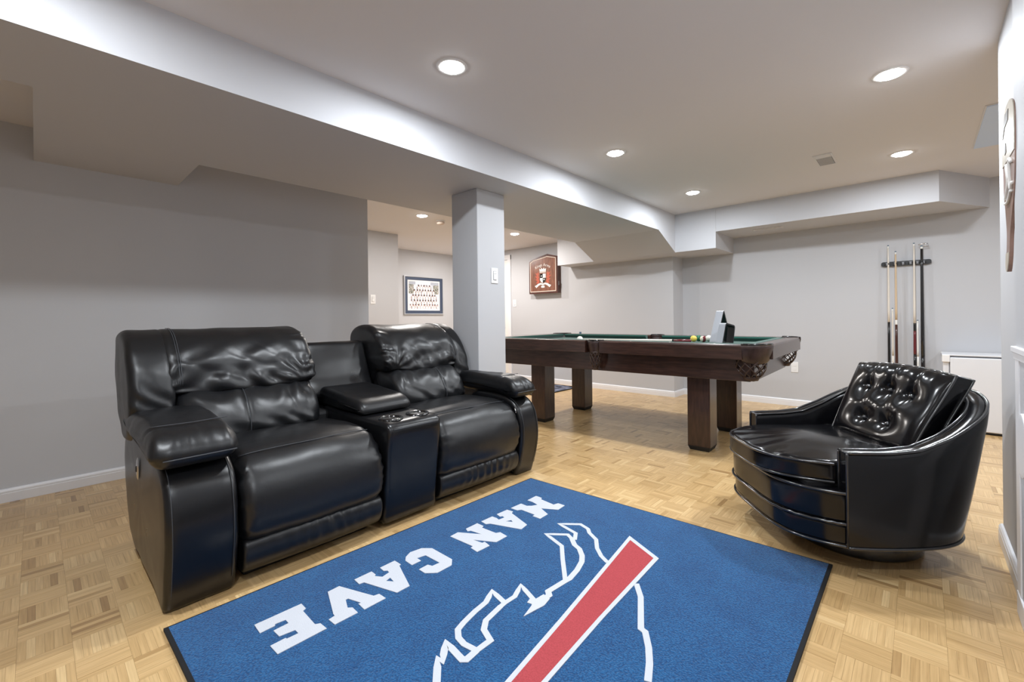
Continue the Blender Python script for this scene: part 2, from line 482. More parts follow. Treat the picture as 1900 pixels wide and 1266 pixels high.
def strip_geo(st):
    (a, b, c, d), ay, tone, h, tilt, off = st
    e = .00018; z0 = -.004
    cx, cy = (a + b) / 2, (c + d) / 2
    def zt(x, y): return h - .0004 + tilt * ((x - cx) if ay else (y - cy))
    v = [(a, c, z0), (b, c, z0), (b, d, z0), (a, d, z0)]
    t = [(a + e, c + e), (b - e, c + e), (b - e, d - e), (a + e, d - e)]
    v += [(x, y, zt(x, y)) for x, y in t]
    f = [(4, 5, 6, 7), (0, 1, 5, 4), (1, 2, 6, 5), (2, 3, 7, 6), (3, 0, 4, 7)]
    uvs = []
    for q in f:
        for i in q:
            x, y = v[i][0], v[i][1]
            uvs += [(y - c + off, x - a + off)] if ay else [(x - a + off, y - c + off)]
    return v, f, uvs, tone
def strips_mesh(name, lst, parent):
    V = []; F = []; U = []; T = []
    for st in lst:
        v, f, u, t = strip_geo(st); n = len(V)
        V += v; F += [tuple(i + n for i in q) for q in f]; U += u; T += [t] * 5
    me = bpy.data.meshes.new(name); me.from_pydata(V, [], F)
    uv = me.uv_layers.new(name='grain'); uv.data.foreach_set('uv', [c for p in U for c in p])
    at = me.attributes.new('tone', 'FLOAT', 'FACE'); at.data.foreach_set('value', T)
    me.update()
    return link_mesh(name, me, 'parquet', parent)
def covered(x, y):
    if -1.81 < x < -.26 and .27 < y < 2.15: return True
    if -2.9 < x < -1.93 and .27 < y < 2.26: return True
    if (x + .216) ** 2 + (y - 2.535) ** 2 < .3 ** 2: return True
    return False
near = []
for n, st in enumerate(strips):
    (a, b, c, d), *_ = st; x, y = (a + b) / 2, (c + d) / 2
    p = to_px((x, y, 0))
    if p and 5 < p[0] < 1875 and p[1] < 1255 and not covered(x, y): near.append((p[2], n))
near.sort(); near = set(n for _, n in near[:298])
for n in sorted(near): strips_mesh('parquet_strip', [strips[n]], fl)
o = strips_mesh('parquet_field', [st for n, st in enumerate(strips) if n not in near], fl); o['kind'] = 'stuff'

# ================================================================ CEILING FIXTURES
def downlight(x, y, z, label, group, power=LAMP_W):
    t = thing('recessed_light', label, 'ceiling light', (x, y, z), 0, group)
    G().lathe([(.056, -.0035), (.068, -.0045), (.072, -.002), (.073, 0)], 0, 0, 40).build('trim_ring', 'plastic_white', t, True)
    G().lathe([(0, -.015), (.022, -.0145), (.042, -.0115), (.051, -.007), (.056, -.002)], 0, 0, 40).build('lens', 'lens', t, True)
    ld = bpy.data.lights.new('lamp', 'AREA'); ld.shape = 'DISK'; ld.size = .10; ld.energy = power; ld.color = LAMP_COL if z > 2.16 else (1.0, .955, .91)
    lo = bpy.data.objects.new('lamp', ld); C.objects.link(lo); lo.parent = t; lo.location = (0, 0, -.018)
    return t
downlight(-1.61, 1.34, ZC, 'round recessed ceiling light nearest the camera, beside the long beam', 'recessed lights of the main ceiling')
downlight(-1.61, 2.855, ZC, 'round recessed ceiling light beside the beam, above the near side of the pool table', 'recessed lights of the main ceiling')
downlight(-1.595, 4.285, ZC, 'round recessed ceiling light close to where beam meets the duct box', 'recessed lights of the main ceiling')
downlight(-.105, 2.88, ZC, 'round recessed ceiling light above the tufted swivel chair', 'recessed lights of the main ceiling')
downlight(-.097, 4.36, ZC, 'round recessed ceiling light between the ceiling vent and the pale ceiling panel', 'recessed lights of the main ceiling')
downlight(-.105, 1.38, ZC, 'round recessed ceiling light over the right end of the blue rug, near the right wall', 'recessed lights of the main ceiling', LAMP_W * .42)
downlight(-1.61, -.15, ZC, 'round recessed ceiling light behind the camera beside the beam', 'recessed lights of the main ceiling')
downlight(-.105, -.15, ZC, 'round recessed ceiling light straight above the camera', 'recessed lights of the main ceiling')
downlight(-4.02, 2.90, ZH, 'round recessed hall light left of the column, next to the smoke alarm', 'recessed lights of the hall', LAMP_W * 1.2)
downlight(-4.02, 4.41, ZH, 'round recessed hall light right of the column, near the dartboard cabinet', 'recessed lights of the hall', LAMP_W * 1.2)
downlight(-5.15, 4.55, ZH, 'added unseen hall light behind the square column, brightening the framed team photo', 'recessed lights of the hall', LAMP_W * 1.3)  # added lamp, hidden by the column, to brighten the hall end wall
downlight(1.40, 4.36, ZC, 'round recessed ceiling light of the side room behind the right wall', 'recessed lights of the side room')

t = thing('smoke_alarm', 'round white smoke alarm on the hall ceiling beside the column', 'smoke alarm', (-4.09, 3.21, ZH))
G().lathe([(.052, 0), (.052, -.010), (.048, -.012)], 0, 0, 32).build('base_plate', 'plastic_white', t, True)
G().lathe([(.045, -.010), (.046, -.030), (.036, -.040), (0, -.042)], 0, 0, 32).build('cover', 'cream_paint', t, True)

t = thing('ceiling_vent', 'small rectangular metal vent set in the main ceiling', 'vent', (-.53, 4.12, ZC))
g = G()
for q in ((-.060, .060, -.165, -.150), (-.060, .060, .128, .140), (-.060, -.048, -.150, .128), (.048, .060, -.150, .128), (-.048, .048, -.145, -.075)): g.rbox(q[0], q[1], q[2], q[3], -.005, 0, .0015)
g.build('frame', 'vent_paint', t)
G().box(-.048, .048, -.150, .128, -.0012, 0).build('backing', 'black_matte', t)
for k in range(8):
    y = -.072 + k * .025
    G().box(-.046, .046, y, y + .022, -.005, -.0035).build('slat', 'vent_dark', t)
t = thing('duct_register', 'slim white air register under the shallow ceiling duct', 'vent', (-1.19, 5.30, ZT))
g = G(); g.rbox(-.14, .14, -.04, -.018, -.005, 0, .002); g.rbox(-.14, .14, .018, .04, -.005, 0, .002); g.rbox(-.14, -.125, -.02, .02, -.005, 0, .002); g.rbox(.125, .14, -.02, .02, -.005, 0, .002)
g.build('frame', 'vent_paint', t); G().box(-.126, .126, -.019, .019, -.001, 0).build('slot', 'vent_dark', t)
t = thing('ceiling_panel', 'pale bluish flat panel on the ceiling beside the right wall', 'ceiling panel', (.44, 4.145, ZC))  # thin rectangular slab, bluer than the ceiling around it
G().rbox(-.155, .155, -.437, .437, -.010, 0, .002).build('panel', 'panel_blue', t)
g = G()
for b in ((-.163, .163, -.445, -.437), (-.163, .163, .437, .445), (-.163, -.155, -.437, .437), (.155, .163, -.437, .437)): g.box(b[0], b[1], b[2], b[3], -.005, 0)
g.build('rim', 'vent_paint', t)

def switch(name, label, loc, rz, rocker=True, outlet=False):
    """faces local -Y"""
    t = thing(name, label, 'outlet' if outlet else 'light switch', loc, rz)
    G().rbox(-.035, .035, -.006, 0, -.058, .058, .003).build('plate', 'plastic_white', t)
    if outlet:
        for z in (-.02, .02):
            s = G().rbox(-.016, .016, -.008, -.005, z - .013, z + .013, .001).build('socket', 'plastic_white', t)
    else:
        G().rbox(-.017, .017, -.0075, -.005, -.034, .034, .0012).build('rocker_frame', 'grey_plastic', t)
        G().rbox(-.0145, .0145, -.011, -.006, -.031, .012, .002).build('rocker', 'plastic_white', t)
        G().rbox(-.0145, .0145, -.009, -.006, .015, .031, .001).build('slider', 'plastic_white', t)
switch('light_switch', 'white rocker light switch on the square column', (-2.36, 2.355, 1.325), PI / 2)
switch('light_switch', 'white light switch on the hall wall left of the framed team photo', (XA, 2.93, 1.267), PI / 2)
switch('light_switch', 'white light switch on the far wall left of the dartboard cabinet', (-4.93, YC, 1.253), 0)
switch('wall_outlet', 'white wall outlet low on the far wall behind the pool table', (-1.03, YD, .43), 0, outlet=True)

# ================================================================ RECLINING LOVESEAT
SO = (-2.35, 1.26, 0)
sofa = thing('reclining_loveseat', 'black leather reclining loveseat with a cup holder console along the rug', 'sofa', SO)
XZ = lambda a, b, t: (a, t, b)
def sm(pts, n=5, cnt=72): return [(p.x, p.y) for p in even(catmull([Vector(p) for p in pts], n), cnt)]
def leather_noise(amp, sx=9., seed=0.):
    def f(p, n):
        return amp * (noise.noise(Vector((p.x * sx + seed, p.y * sx, p.z * sx))) + .5 * noise.noise(Vector((p.x * sx * 2.3, p.y * sx * 2.3 + seed, p.z * sx * 2.3))))
    return f
def seam(name, pts, r=.0022, parent=None, m='thread'):
    return G(SO).tube(pts, r, 6).build(name, m, parent or sofa, True)

ARM = [(-1.93, .003), (-1.900, .002), (-1.892, .02), (-1.870, .09), (-1.842, .22), (-1.845, .34), (-1.885, .44), (-1.975, .495), (-2.10, .512), (-2.35, .525), (-2.62, .525),
       (-2.76, .49), (-2.82, .40), (-2.815, .28), (-2.73, .10), (-2.60, .022), (-2.45, .016), (-2.15, .016)]
ARMR = [(-1.93, .003), (-1.900, .002), (-1.892, .02), (-1.870, .09), (-1.842, .22), (-1.845, .34), (-1.885, .44), (-1.975, .495), (-2.10, .512), (-2.22, .515), (-2.30, .49), (-2.345, .42),
        (-2.35, .28), (-2.345, .10), (-2.33, .022), (-2.15, .016)]
def arm(y0, y1, prof, xr, side, label, pfn_=None):
    g = G(SO); loft(g, sm(prof, 6, 110), y0, y1, .022, XZ, 4, 7, .004)
    a = g.build('arm', 'leather_side', sofa, True, leather_noise(.0025, 8, y0)); a['label'] = label
    # padded top
    yc = (y0 + y1) / 2
    pad = [(-1.893, .500), (-1.870, .528), (-1.880, .566), (-1.94, .604), (-2.07, .626), (.5 * (-2.05 + xr), .634), (xr + .06, .615), (xr, .575), (xr + .02, .53), (.5 * (-2.05 + xr), .515), (-2.05, .505), (-1.95, .488)]
    g = G(SO); loft(g, sm(pad, 6, 110), y0 - (.028 if side < 0 else .012), y1 + (.012 if side < 0 else .015), .045, pfn_ or XZ, 6, 12, .008)
    def dp(p, n):
        d = leather_noise(.004, 7, 3 + y0)(p, n)
        fr = gauss(p.x + 1.92, .07)
        d += fr * .006 * abs(math.sin(p.y * 75 + 2 * noise.noise(p * 9))) * (1 if n.z > -.2 else 0)
        d -= .008 * gauss(p.x + 2.02 + .12 * abs(p.y - yc), .012) * max(0, n.z)
        return d
    p = g.build('arm_pad', 'leather', sofa, True, dp)
    pts = [(-2.02 - .12 * abs(y - yc), y, .637) for y in [y0 - .01 + (y1 - y0 + .02) * k / 8 for k in range(9)]]
    pts = [(a, (pfn_ or XZ)(a, 0, b)[1], .6235) for a, b, _ in pts]
    seam('seam', pts, .0018, p)
    pts = [(-1.866, y, .531 - .0 * k) for k, y in enumerate([y0 + .0 + (y1 - y0) * k / 8 for k in range(9)])]
    seam('seam', pts, .0026, p)
    # stitched edges of the front panel
    for yy in (y0 + .007, y1 - .007):
        cur = [v for v in catmull([Vector(q) for q in prof[2:9]], 6, False)]
        seam('seam', [(v.x + .004, yy + (.012 if yy < yc else -.012), v.y) for v in cur[4:]], .0014, a)
    return a
al = arm(.286, .505, ARM, -2.62, -1, 'left end arm nearest the camera')
def taper(a, b, t):
    k = max(0, min(1, (-2.06 - a) / .24)); k = k * k * (3 - 2 * k)
    return (a, 2.045 + (t - 2.045) * (1 - .46 * k), b)
ar = arm(2.062, 2.235, ARMR, -2.62, 1, 'right end arm beside the column', taper)
# recline control on the near side
G(SO).lathe([(0, .004), (.026, .004), (.034, 0)], 0, 0, 28, fn=lambda x, y, z: (-2.35 + x * .55, (.279 - z), .405 + y * 1.35)).build('recline_control', 'chrome', al, True)
G(SO).lathe([(0, .007), (.011, .007), (.014, .003)], 0, 0, 20, fn=lambda x, y, z: (-2.35 + x * .6, (.279 - z), .405 + y)).build('recline_button', 'black_matte', al, True)
G(SO).tube([(-1.90, 2.061, .44), (-1.885, 2.057, .42), (-1.882, 2.055, .405)], .004, 8).build('release_handle', 'chrome', ar, True)

SEAT = [(-2.62, .40), (-2.50, .455), (-2.30, .478), (-2.10, .488), (-1.98, .478), (-1.895, .44), (-1.845, .375), (-1.825, .30), (-1.832, .23), (-1.865, .178), (-1.92, .160), (-2.2, .155), (-2.6, .16)]
FLAP = [(-1.862, .168), (-1.850, .12), (-1.868, .07), (-1.905, .045), (-1.94, .06), (-1.945, .14), (-1.915, .178)]
def seat(y0, y1, label):
    yc = (y0 + y1) / 2; hw = (y1 - y0) / 2
    g = G(SO); loft(g, sm(SEAT, 6, 130), y0, y1, .05, XZ, 6, 26, .004)
    def dp(p, n):
        u = abs(p.y - yc) / hw
        d = leather_noise(.004, 5, y0)(p, n) + .012 * max(0, 1 - u * u) * (1 if p.x > -2.4 else 0)
        side = max(0, u - .70) / .30
        if p.x > -2.0: d += side * .010 * noise.noise(Vector((p.y * 10, p.z * 38 + y0 * 9, p.x * 6))) * (1 if .16 < p.z < .46 else 0)
        if n.z > .3: d -= .007 * gauss(p.x + 1.955 + .02 * u, .008)
        return d
    s = g.build('seat', 'leather', sofa, True, dp); s['label'] = label
    seam('seam', [(-1.952 - .018 * abs((y - yc) / hw), y, .481 - .012 * ((y - yc) / hw) ** 4) for y in [y0 + .02 + (y1 - y0 - .04) * k / 16 for k in range(17)]], .002, s)
    g = G(SO); loft(g, sm(FLAP, 6, 48), y0 + .006, y1 - .006, .014, XZ, 4, 60, .0)
    def df(p, n):
        u = (p.y - yc) / hw
        return .0045 * math.sin(p.y * 120 + 4 * noise.noise(p * 8)) * gauss(u - .1, .55) * gauss(p.z - .14, .06) + .006 * (1 - u * u)
    g.build('footrest_flap', 'leather', sofa, True, df)
    G(SO).rbox(-2.55, -1.96, y0 + .03, y1 - .03, .0, .17, .01).build('seat_base', 'black_matte', sofa)
seat(.515, 1.105, 'left seat cushion'); seat(1.435, 2.055, 'right seat cushion')

HEAD = [(-2.72, .50), (-2.82, .64), (-2.90, .81), (-2.905, .902), (-2.85, .953), (-2.74, .970), (-2.62, .948), (-2.53, .885), (-2.462, .80), (-2.432, .735), (-2.445, .695), (-2.50, .672), (-2.58, .66), (-2.64, .56)]
WING = [(-2.72, .48), (-2.82, .62), (-2.90, .82), (-2.905, .902), (-2.85, .951), (-2.74, .967), (-2.62, .945), (-2.53, .883), (-2.465, .80), (-2.435, .73), (-2.42, .65), (-2.43, .56), (-2.50, .51), (-2.60, .47)]
LUMB = [(-2.62, .70), (-2.52, .70), (-2.43, .675), (-2.36, .625), (-2.315, .555), (-2.305, .49), (-2.35, .445), (-2.50, .43), (-2.66, .45), (-2.68, .58)]
def back(y0, y1, wing, label):
    yc = (y0 + y1) / 2; hw = (y1 - y0) / 2
    hy0, hy1 = (y0 + wing - .040, y1) if wing > 0 else (y0, y1 + wing + .040)
    wy0, wy1 = (y0, y0 + wing) if wing > 0 else (y1 + wing, y1)
    g = G(SO); loft(g, sm(WING, 7, 110), wy0, wy1, .034, XZ, 7, 14, .006)
    def dw(p, n):
        front = max(0, n.x); d = leather_noise(.006, 5, y0 * 2 + 1)(p, n)
        d += front * .005 * math.sin(p.z * 70 + (p.y - wy0) * 60 + 4 * noise.noise(p * 7)) * gauss(p.z - .66, .09)
        d += .006 * max(0, n.x) * (1 - (2 * (p.y - wy0) / (wy1 - wy0) - 1) ** 2)
        return d
    gw = G(SO); gw.v = g.v; gw.f = g.f; gw.build('backrest_wing', 'leather', sofa, True, dw)
    g = G(SO); loft(g, sm(HEAD, 8, 210), hy0, hy1, .038, XZ, 8, 84, .008)
    sd = y0 * 3.1
    def dp(p, n):
        u = (p.y - yc) / hw; d = leather_noise(.006, 4.5, sd)(p, n)
        front = max(0, n.x * .9 + .1 * n.z)
        low = gauss(p.z - .72, .075)
        # drapes that fall towards the lower middle
        d += front * (.030 * low * noise.noise(Vector((p.y * 13 + p.z * 7, p.z * 17 + sd, 1.3))) + .014 * gauss(p.z - .80, .09) * noise.noise(Vector((p.y * 9 - p.z * 14, p.z * 12, sd))))
        edge = max(0, abs(u) - .72) / .28
        d += front * edge * .0075 * math.sin(p.z * 115 + u * 9 + 4 * noise.noise(p * 10))
        d += .010 * front * (1 - u * u)
        # sharp folds fanning out of the lower corners and along the lower edge
        for sg_ in (-1, 1):
            cx_, cz_ = sg_ * .82, .70; du, dz = u - cx_, (p.z - cz_) * 3.2; rr = math.hypot(du, dz); an = math.atan2(dz, -sg_ * du)
            d += front * .005 * gauss(rr - .28, .26) * math.cos(an * 13 + 3 * noise.noise(p * 5))
        d -= front * .005 * max(0, 1 - 5 * abs(noise.noise(Vector((p.y * 4.2 + sd, p.z * 9 + p.y * 3.5, 2.2))))) * gauss(p.z - .76, .10)
        d -= .020 * front * gauss(p.z - .778 - .02 * u, .034) * gauss(u - .1, .62)
        sag = -.034 * (1 - u * u) * max(0, min(1, (.80 - p.z) / .08)) * max(0, n.x)
        return n * d + Vector((.25 * sag, 0, sag))
    b = g.build('headrest', 'leather', sofa, True, dp); b['label'] = label
    wy = y0 + wing if wing > 0 else y1 + wing
    sg = 1 if wing > 0 else -1
    cur = catmull([Vector(q) for q in HEAD[4:11]], 5, False)
    for e in (.010, .018):
        seam('seam', [(v.x + .010, wy + e * sg, v.y + .002) for v in cur[4:-3]], .0014, b)
    g = G(SO); loft(g, sm(LUMB, 8, 130), y0 + (.03 if wing > 0 else .02) + max(0, wing) * .8, y1 - .02 + min(0, wing) * .8, .06, XZ, 7, 64, .01)
    def dl(p, n):
        u = (p.y - yc) / hw; d = leather_noise(.005, 6, sd + 4)(p, n); front = max(0, n.x)
        d += front * .010 * gauss(p.z - .665, .05) * math.sin(p.y * 62 + 5 * noise.noise(p * 6)) * (.4 + .6 * abs(u))
        d += front * .006 * gauss(p.z - .49, .05) * math.sin(p.y * 48 + p.z * 60 + 3 * noise.noise(p * 7))
        d -= .006 * gauss(p.y - yc - .03, .010) * front
        d -= front * .006 * max(0, 1 - 5 * abs(noise.noise(Vector((p.y * 7 + p.z * 4 + sd, p.z * 5 - p.y * 3, 5.1))))) * (.35 + .65 * u * u)
        return d
    l = g.build('lumbar_cushion', 'leather', sofa, True, dl)
    cur = catmull([Vector(q) for q in LUMB[1:7]], 5, False)
    seam('seam', [(v.x + .0, yc + .03, v.y) for v in cur], .0016, l)
back(.262, 1.045, .165, 'left backrest cushion'); back(1.475, 2.155, -.13, 'right backrest cushion')
G(SO).rbox(-2.74, -2.45, .52, 2.05, .05, .50, .02).build('back_frame', 'black_matte', sofa)

# console between the seats
CON = [(-1.905, .02), (-1.872, .08), (-1.858, .20), (-1.838, .35), (-1.822, .46), (-1.835, .498), (-1.875, .512), (-2.0, .512), (-2.3, .505), (-2.55, .50), (-2.58, .3), (-2.56, .03), (-2.2, .018)]
g = G(SO); loft(g, sm(CON, 6, 110), 1.115, 1.425, .022, XZ, 4, 8, .002)
con = g.build('console', 'leather_side', sofa, True, leather_noise(.002, 8, 9))
con['label'] = 'console between the two seats'
seam('seam', [(-1.822, y, .482) for y in (1.14, 1.2, 1.27, 1.34, 1.40)], .0022, con)
for y in (1.19, 1.345):
    z = .513
    c = G(SO).lathe([(.040, z - .05), (.043, z + .004), (.050, z + .008), (.0575, z + .006), (.060, z)], -1.925, y, 40).build('cup_holder', 'black_gloss', con, True)
    G(SO).lathe([(0, z - .008), (.03, z - .008), (.0415, z - .006)], -1.925, y, 32).build('cup_holder_base', 'rack_grey', con, True)
LID = [(-2.10, .514), (-2.085, .535), (-2.10, .560), (-2.15, .583), (-2.28, .600), (-2.45, .612), (-2.58, .61), (-2.60, .56), (-2.55, .515), (-2.2, .512)]
g = G(SO); loft(g, sm(LID, 6, 80), 1.118, 1.422, .03, XZ, 5, 10, .004)
g.build('console_lid', 'leather', sofa, True, leather_noise(.003, 6, 2))
CB = [(-2.56, .56), (-2.60, .66), (-2.645, .78), (-2.675, .85), (-2.70, .868), (-2.76, .862), (-2.82, .80), (-2.78, .55), (-2.66, .50)]
g = G(SO); loft(g, sm(CB, 6, 80), 1.06, 1.46, .02, XZ, 4, 8, .003)
cb = g.build('console_backrest', 'leather_side', sofa, True, leather_noise(.003, 6, 5))

# ================================================================ RUG
rug = thing('area_rug', 'blue fan rug with white and red emblem on the parquet floor', 'rug', (-1.03, 1.2, 0))
RO = (-1.03, 1.2, 0)
def inset_quad(q, d):
    out = []
    for i in range(4):
        p = Vector(q[i]); a = (Vector(q[i - 1]) - p).normalized(); b = (Vector(q[(i + 1) % 4]) - p).normalized()
        out.append(tuple(p + (a + b) * d))
    return out
RI = inset_quad(RUG, .011)
g = G(RO); n = 24
P = [Vector(p) for p in RI]
vs = []; fs = []
for i in range(n + 1):
    for j in range(n + 1):
        a = P[0].lerp(P[3], i / n); b = P[1].lerp(P[2], i / n); q = a.lerp(b, j / n); vs.append((q.x, q.y, .012))
for i in range(n):
    for j in range(n): fs.append((i * (n + 1) + j, (i + 1) * (n + 1) + j, (i + 1) * (n + 1) + j + 1, i * (n + 1) + j + 1))
g.add(vs, fs); g.build('pile', 'rug_blue', rug)
g = G(RO)
O_ = [Vector(p) for p in RUG]
for i in range(4):
    a, b = O_[i], O_[(i + 1) % 4]; c, d_ = P[(i + 1) % 4], P[i]
    v = []
    for q, z in ((a, .0005), (b, .0005), (b, .009), (a, .009), (d_, .0125), (c, .0125), (d_, .0005), (c, .0005)): v.append((q.x, q.y, z))
    g.add(v, [(0, 1, 2, 3), (3, 2, 5, 4), (4, 5, 7, 6)])
g.build('binding', 'rug_black', rug)
LET={'E':[(-1.595,0.623),(-1.557,0.623),(-1.552,0.611),(-1.454,0.610),(-1.445,0.624),(-1.406,0.627),(-1.407,0.480),(-1.460,0.477),(-1.460,0.522),(-1.454,0.523),(-1.452,0.557),(-1.474,0.556),(-1.482,0.511),(-1.523,0.508),(-1.524,0.522),(-1.524,0.554),(-1.548,0.554),(-1.552,0.523),(-1.544,0.520),(-1.543,0.475),(-1.599,0.476)],
'V':[(-1.594,0.759),(-1.446,0.815),(-1.441,0.834),(-1.401,0.837),(-1.401,0.755),(-1.445,0.756),(-1.444,0.765),(-1.499,0.746),(-1.499,0.737),(-1.453,0.721),(-1.442,0.733),(-1.403,0.732),(-1.404,0.653),(-1.443,0.650),(-1.446,0.672),(-1.458,0.673),(-1.592,0.715)],
'A2':[(-1.591,0.993),(-1.547,0.994),(-1.545,0.985),(-1.399,0.935),(-1.399,0.881),(-1.546,0.833),(-1.550,0.815),(-1.591,0.817),(-1.591,0.889),(-1.560,0.889),(-1.554,0.881),(-1.527,0.898),(-1.534,0.932),(-1.549,0.934),(-1.560,0.923),(-1.590,0.925)],
'A2h':[(-1.492,0.893),(-1.500,0.915),(-1.467,0.911)],
'C':[(-1.581,1.039),(-1.599,1.073),(-1.590,1.125),(-1.556,1.155),(-1.422,1.156),(-1.390,1.127),(-1.390,1.056),(-1.425,1.022),(-1.464,1.022),(-1.465,1.065),(-1.444,1.072),(-1.441,1.106),(-1.530,1.102),(-1.538,1.065),(-1.510,1.065),(-1.510,1.021),(-1.558,1.022)],
'N':[(-1.581,1.442),(-1.538,1.443),(-1.532,1.427),(-1.445,1.433),(-1.435,1.452),(-1.386,1.446),(-1.385,1.376),(-1.477,1.322),(-1.427,1.330),(-1.426,1.344),(-1.385,1.335),(-1.388,1.264),(-1.434,1.268),(-1.436,1.283),(-1.578,1.273),(-1.582,1.321),(-1.486,1.382),(-1.548,1.371),(-1.556,1.358),(-1.580,1.369)],
'A1':[(-1.577,1.648),(-1.539,1.652),(-1.532,1.634),(-1.391,1.590),(-1.381,1.538),(-1.532,1.481),(-1.543,1.463),(-1.581,1.469),(-1.579,1.542),(-1.549,1.544),(-1.530,1.538),(-1.526,1.574),(-1.542,1.578),(-1.549,1.566),(-1.580,1.575)],
'A1h':[(-1.492,1.549),(-1.481,1.575),(-1.462,1.566)],
'M':[(-1.578,1.883),(-1.537,1.882),(-1.528,1.865),(-1.435,1.855),(-1.427,1.885),(-1.384,1.885),(-1.379,1.821),(-1.455,1.776),(-1.387,1.745),(-1.384,1.680),(-1.431,1.679),(-1.433,1.697),(-1.522,1.696),(-1.532,1.677),(-1.576,1.674),(-1.573,1.751),(-1.533,1.750),(-1.512,1.767),(-1.498,1.798),(-1.544,1.808),(-1.576,1.807)],}
EMB={'bar':[(-0.974,1.814),(-0.794,1.722),(-0.773,1.254),(-0.878,1.160)],
'barin':[(-0.953,1.781),(-0.811,1.711),(-0.780,1.248),(-0.869,1.168)],
's1':[(-0.935,1.559),(-0.979,1.583),(-1.027,1.627),(-1.069,1.687),(-1.126,1.720),(-1.150,1.747),(-1.203,1.763),(-1.282,1.699),(-1.170,1.675),(-1.139,1.624)],
's2':[(-1.154,1.622),(-1.190,1.640),(-1.267,1.579),(-1.150,1.541),(-1.085,1.459),(-0.994,1.351)],
's3':[(-1.154,1.622),(-1.115,1.586),(-1.079,1.571),(-1.040,1.533),(-1.016,1.495),(-0.996,1.432),(-0.985,1.366),(-0.989,1.338),(-0.997,1.251),(-0.980,1.236),(-0.986,1.171),(-0.973,1.095)],
's4':[(-0.987,1.164),(-1.004,1.155),(-1.011,1.182),(-1.095,1.213),(-1.067,1.149),(-1.069,1.100),(-1.067,1.079)],
's5':[(-1.069,1.100),(-1.149,1.117),(-1.120,1.058),(-1.113,1.000),(-1.100,0.940),(-1.089,0.905),(-1.060,0.883),(-1.027,0.877),(-0.979,0.885),(-0.978,0.941),(-1.027,0.960),(-1.053,0.994),(-1.067,1.079)],
's6':[(-0.979,0.885),(-0.975,0.842),(-0.985,0.833),(-1.074,0.845),(-1.022,0.790),(-1.040,0.788),(-0.967,0.727)],
's7':[(-0.782,1.504),(-0.734,1.443),(-0.660,1.296),(-0.643,1.291),(-0.605,1.236),(-0.576,1.181),(-0.551,1.119)],}
for k in ('M', 'A1', 'N', 'C', 'A2', 'V', 'E'):
    G(RO).extrude(LET[k], lambda a, b, t: (a, b, t), .0121, .0140, hole=LET.get(k + 'h')).build('letter', 'rug_white', rug)
def ribbon(g, pts, wdt, z0=.0121, z1=.0138):
    P = [Vector(p) for p in resample(pts, .03, False)]; n = len(P); L_ = []; R_ = []
    for i, p in enumerate(P):
        a = (p - P[i - 1]).normalized() if i else None; b = (P[i + 1] - p).normalized() if i < n - 1 else None
        t = ((a or b) + (b or a)); t = t.normalized() if t.length > 1e-6 else (a or b)
        nn = Vector((-t.y, t.x)); k = 1.0
        if a is not None and b is not None: k = 1 / max(.8, abs(Vector((-a.y, a.x)).dot(nn)))
        w = wdt(i / (n - 1)) if callable(wdt) else wdt
        L_.append(p + nn * w * k / 2); R_.append(p - nn * w * k / 2)
    vs = [(q.x, q.y, z) for z in (z0, z1) for q in L_ + R_]; fs = []
    m = 2 * n
    for i in range(n - 1):
        fs += [(m + i, m + i + 1, m + n + i + 1, m + n + i), (i, i + 1, m + i + 1, m + i), (n + i, m + n + i, m + n + i + 1, n + i + 1)]
    fs += [(0, m, m + n, n), (n - 1, n + n - 1, m + n + n - 1, m + n - 1)]
    g.add(vs, fs)
EMB['s4'] = EMB['s4'][1:]; EMB['s3'] = EMB['s3'][:-1]
for k, wd in (('s1', .018), ('s2', .018), ('s3', .022), ('s4', .018), ('s5', .020), ('s6', .022), ('s7', .020)):
    g = G(RO); ribbon(g, EMB[k], wd, .0121, .0136 + .0001 * int(k[1])); g.build('emblem_outline', 'rug_white', rug)
G(RO).extrude([(-.974, 1.090), (-.958, 1.180), (-.966, 1.222), (-.998, 1.226), (-1.004, 1.172), (-.990, 1.150)], lambda a, b, t: (a, b, t), .0121, .0145).build('emblem_spike', 'rug_white', rug)
BO = [(-.974, 1.814), (-.794, 1.722), (-.773, 1.254), (-.751, .939), (-.722, .52), (-.787, .52), (-.838, .861), (-.878, 1.160)]
BI = [(-.953, 1.781), (-.811, 1.709), (-.787, 1.252), (-.765, .939), (-.738, .54), (-.772, .54), (-.823, .862), (-.863, 1.162)]
G(RO).extrude(BO, lambda a, b, t: (a, b, t), .0121, .0147, hole=BI).build('stripe_border', 'rug_white', rug)
G(RO).extrude(BI, lambda a, b, t: (a, b, t), .0121, .0146).build('stripe', 'rug_red', rug)

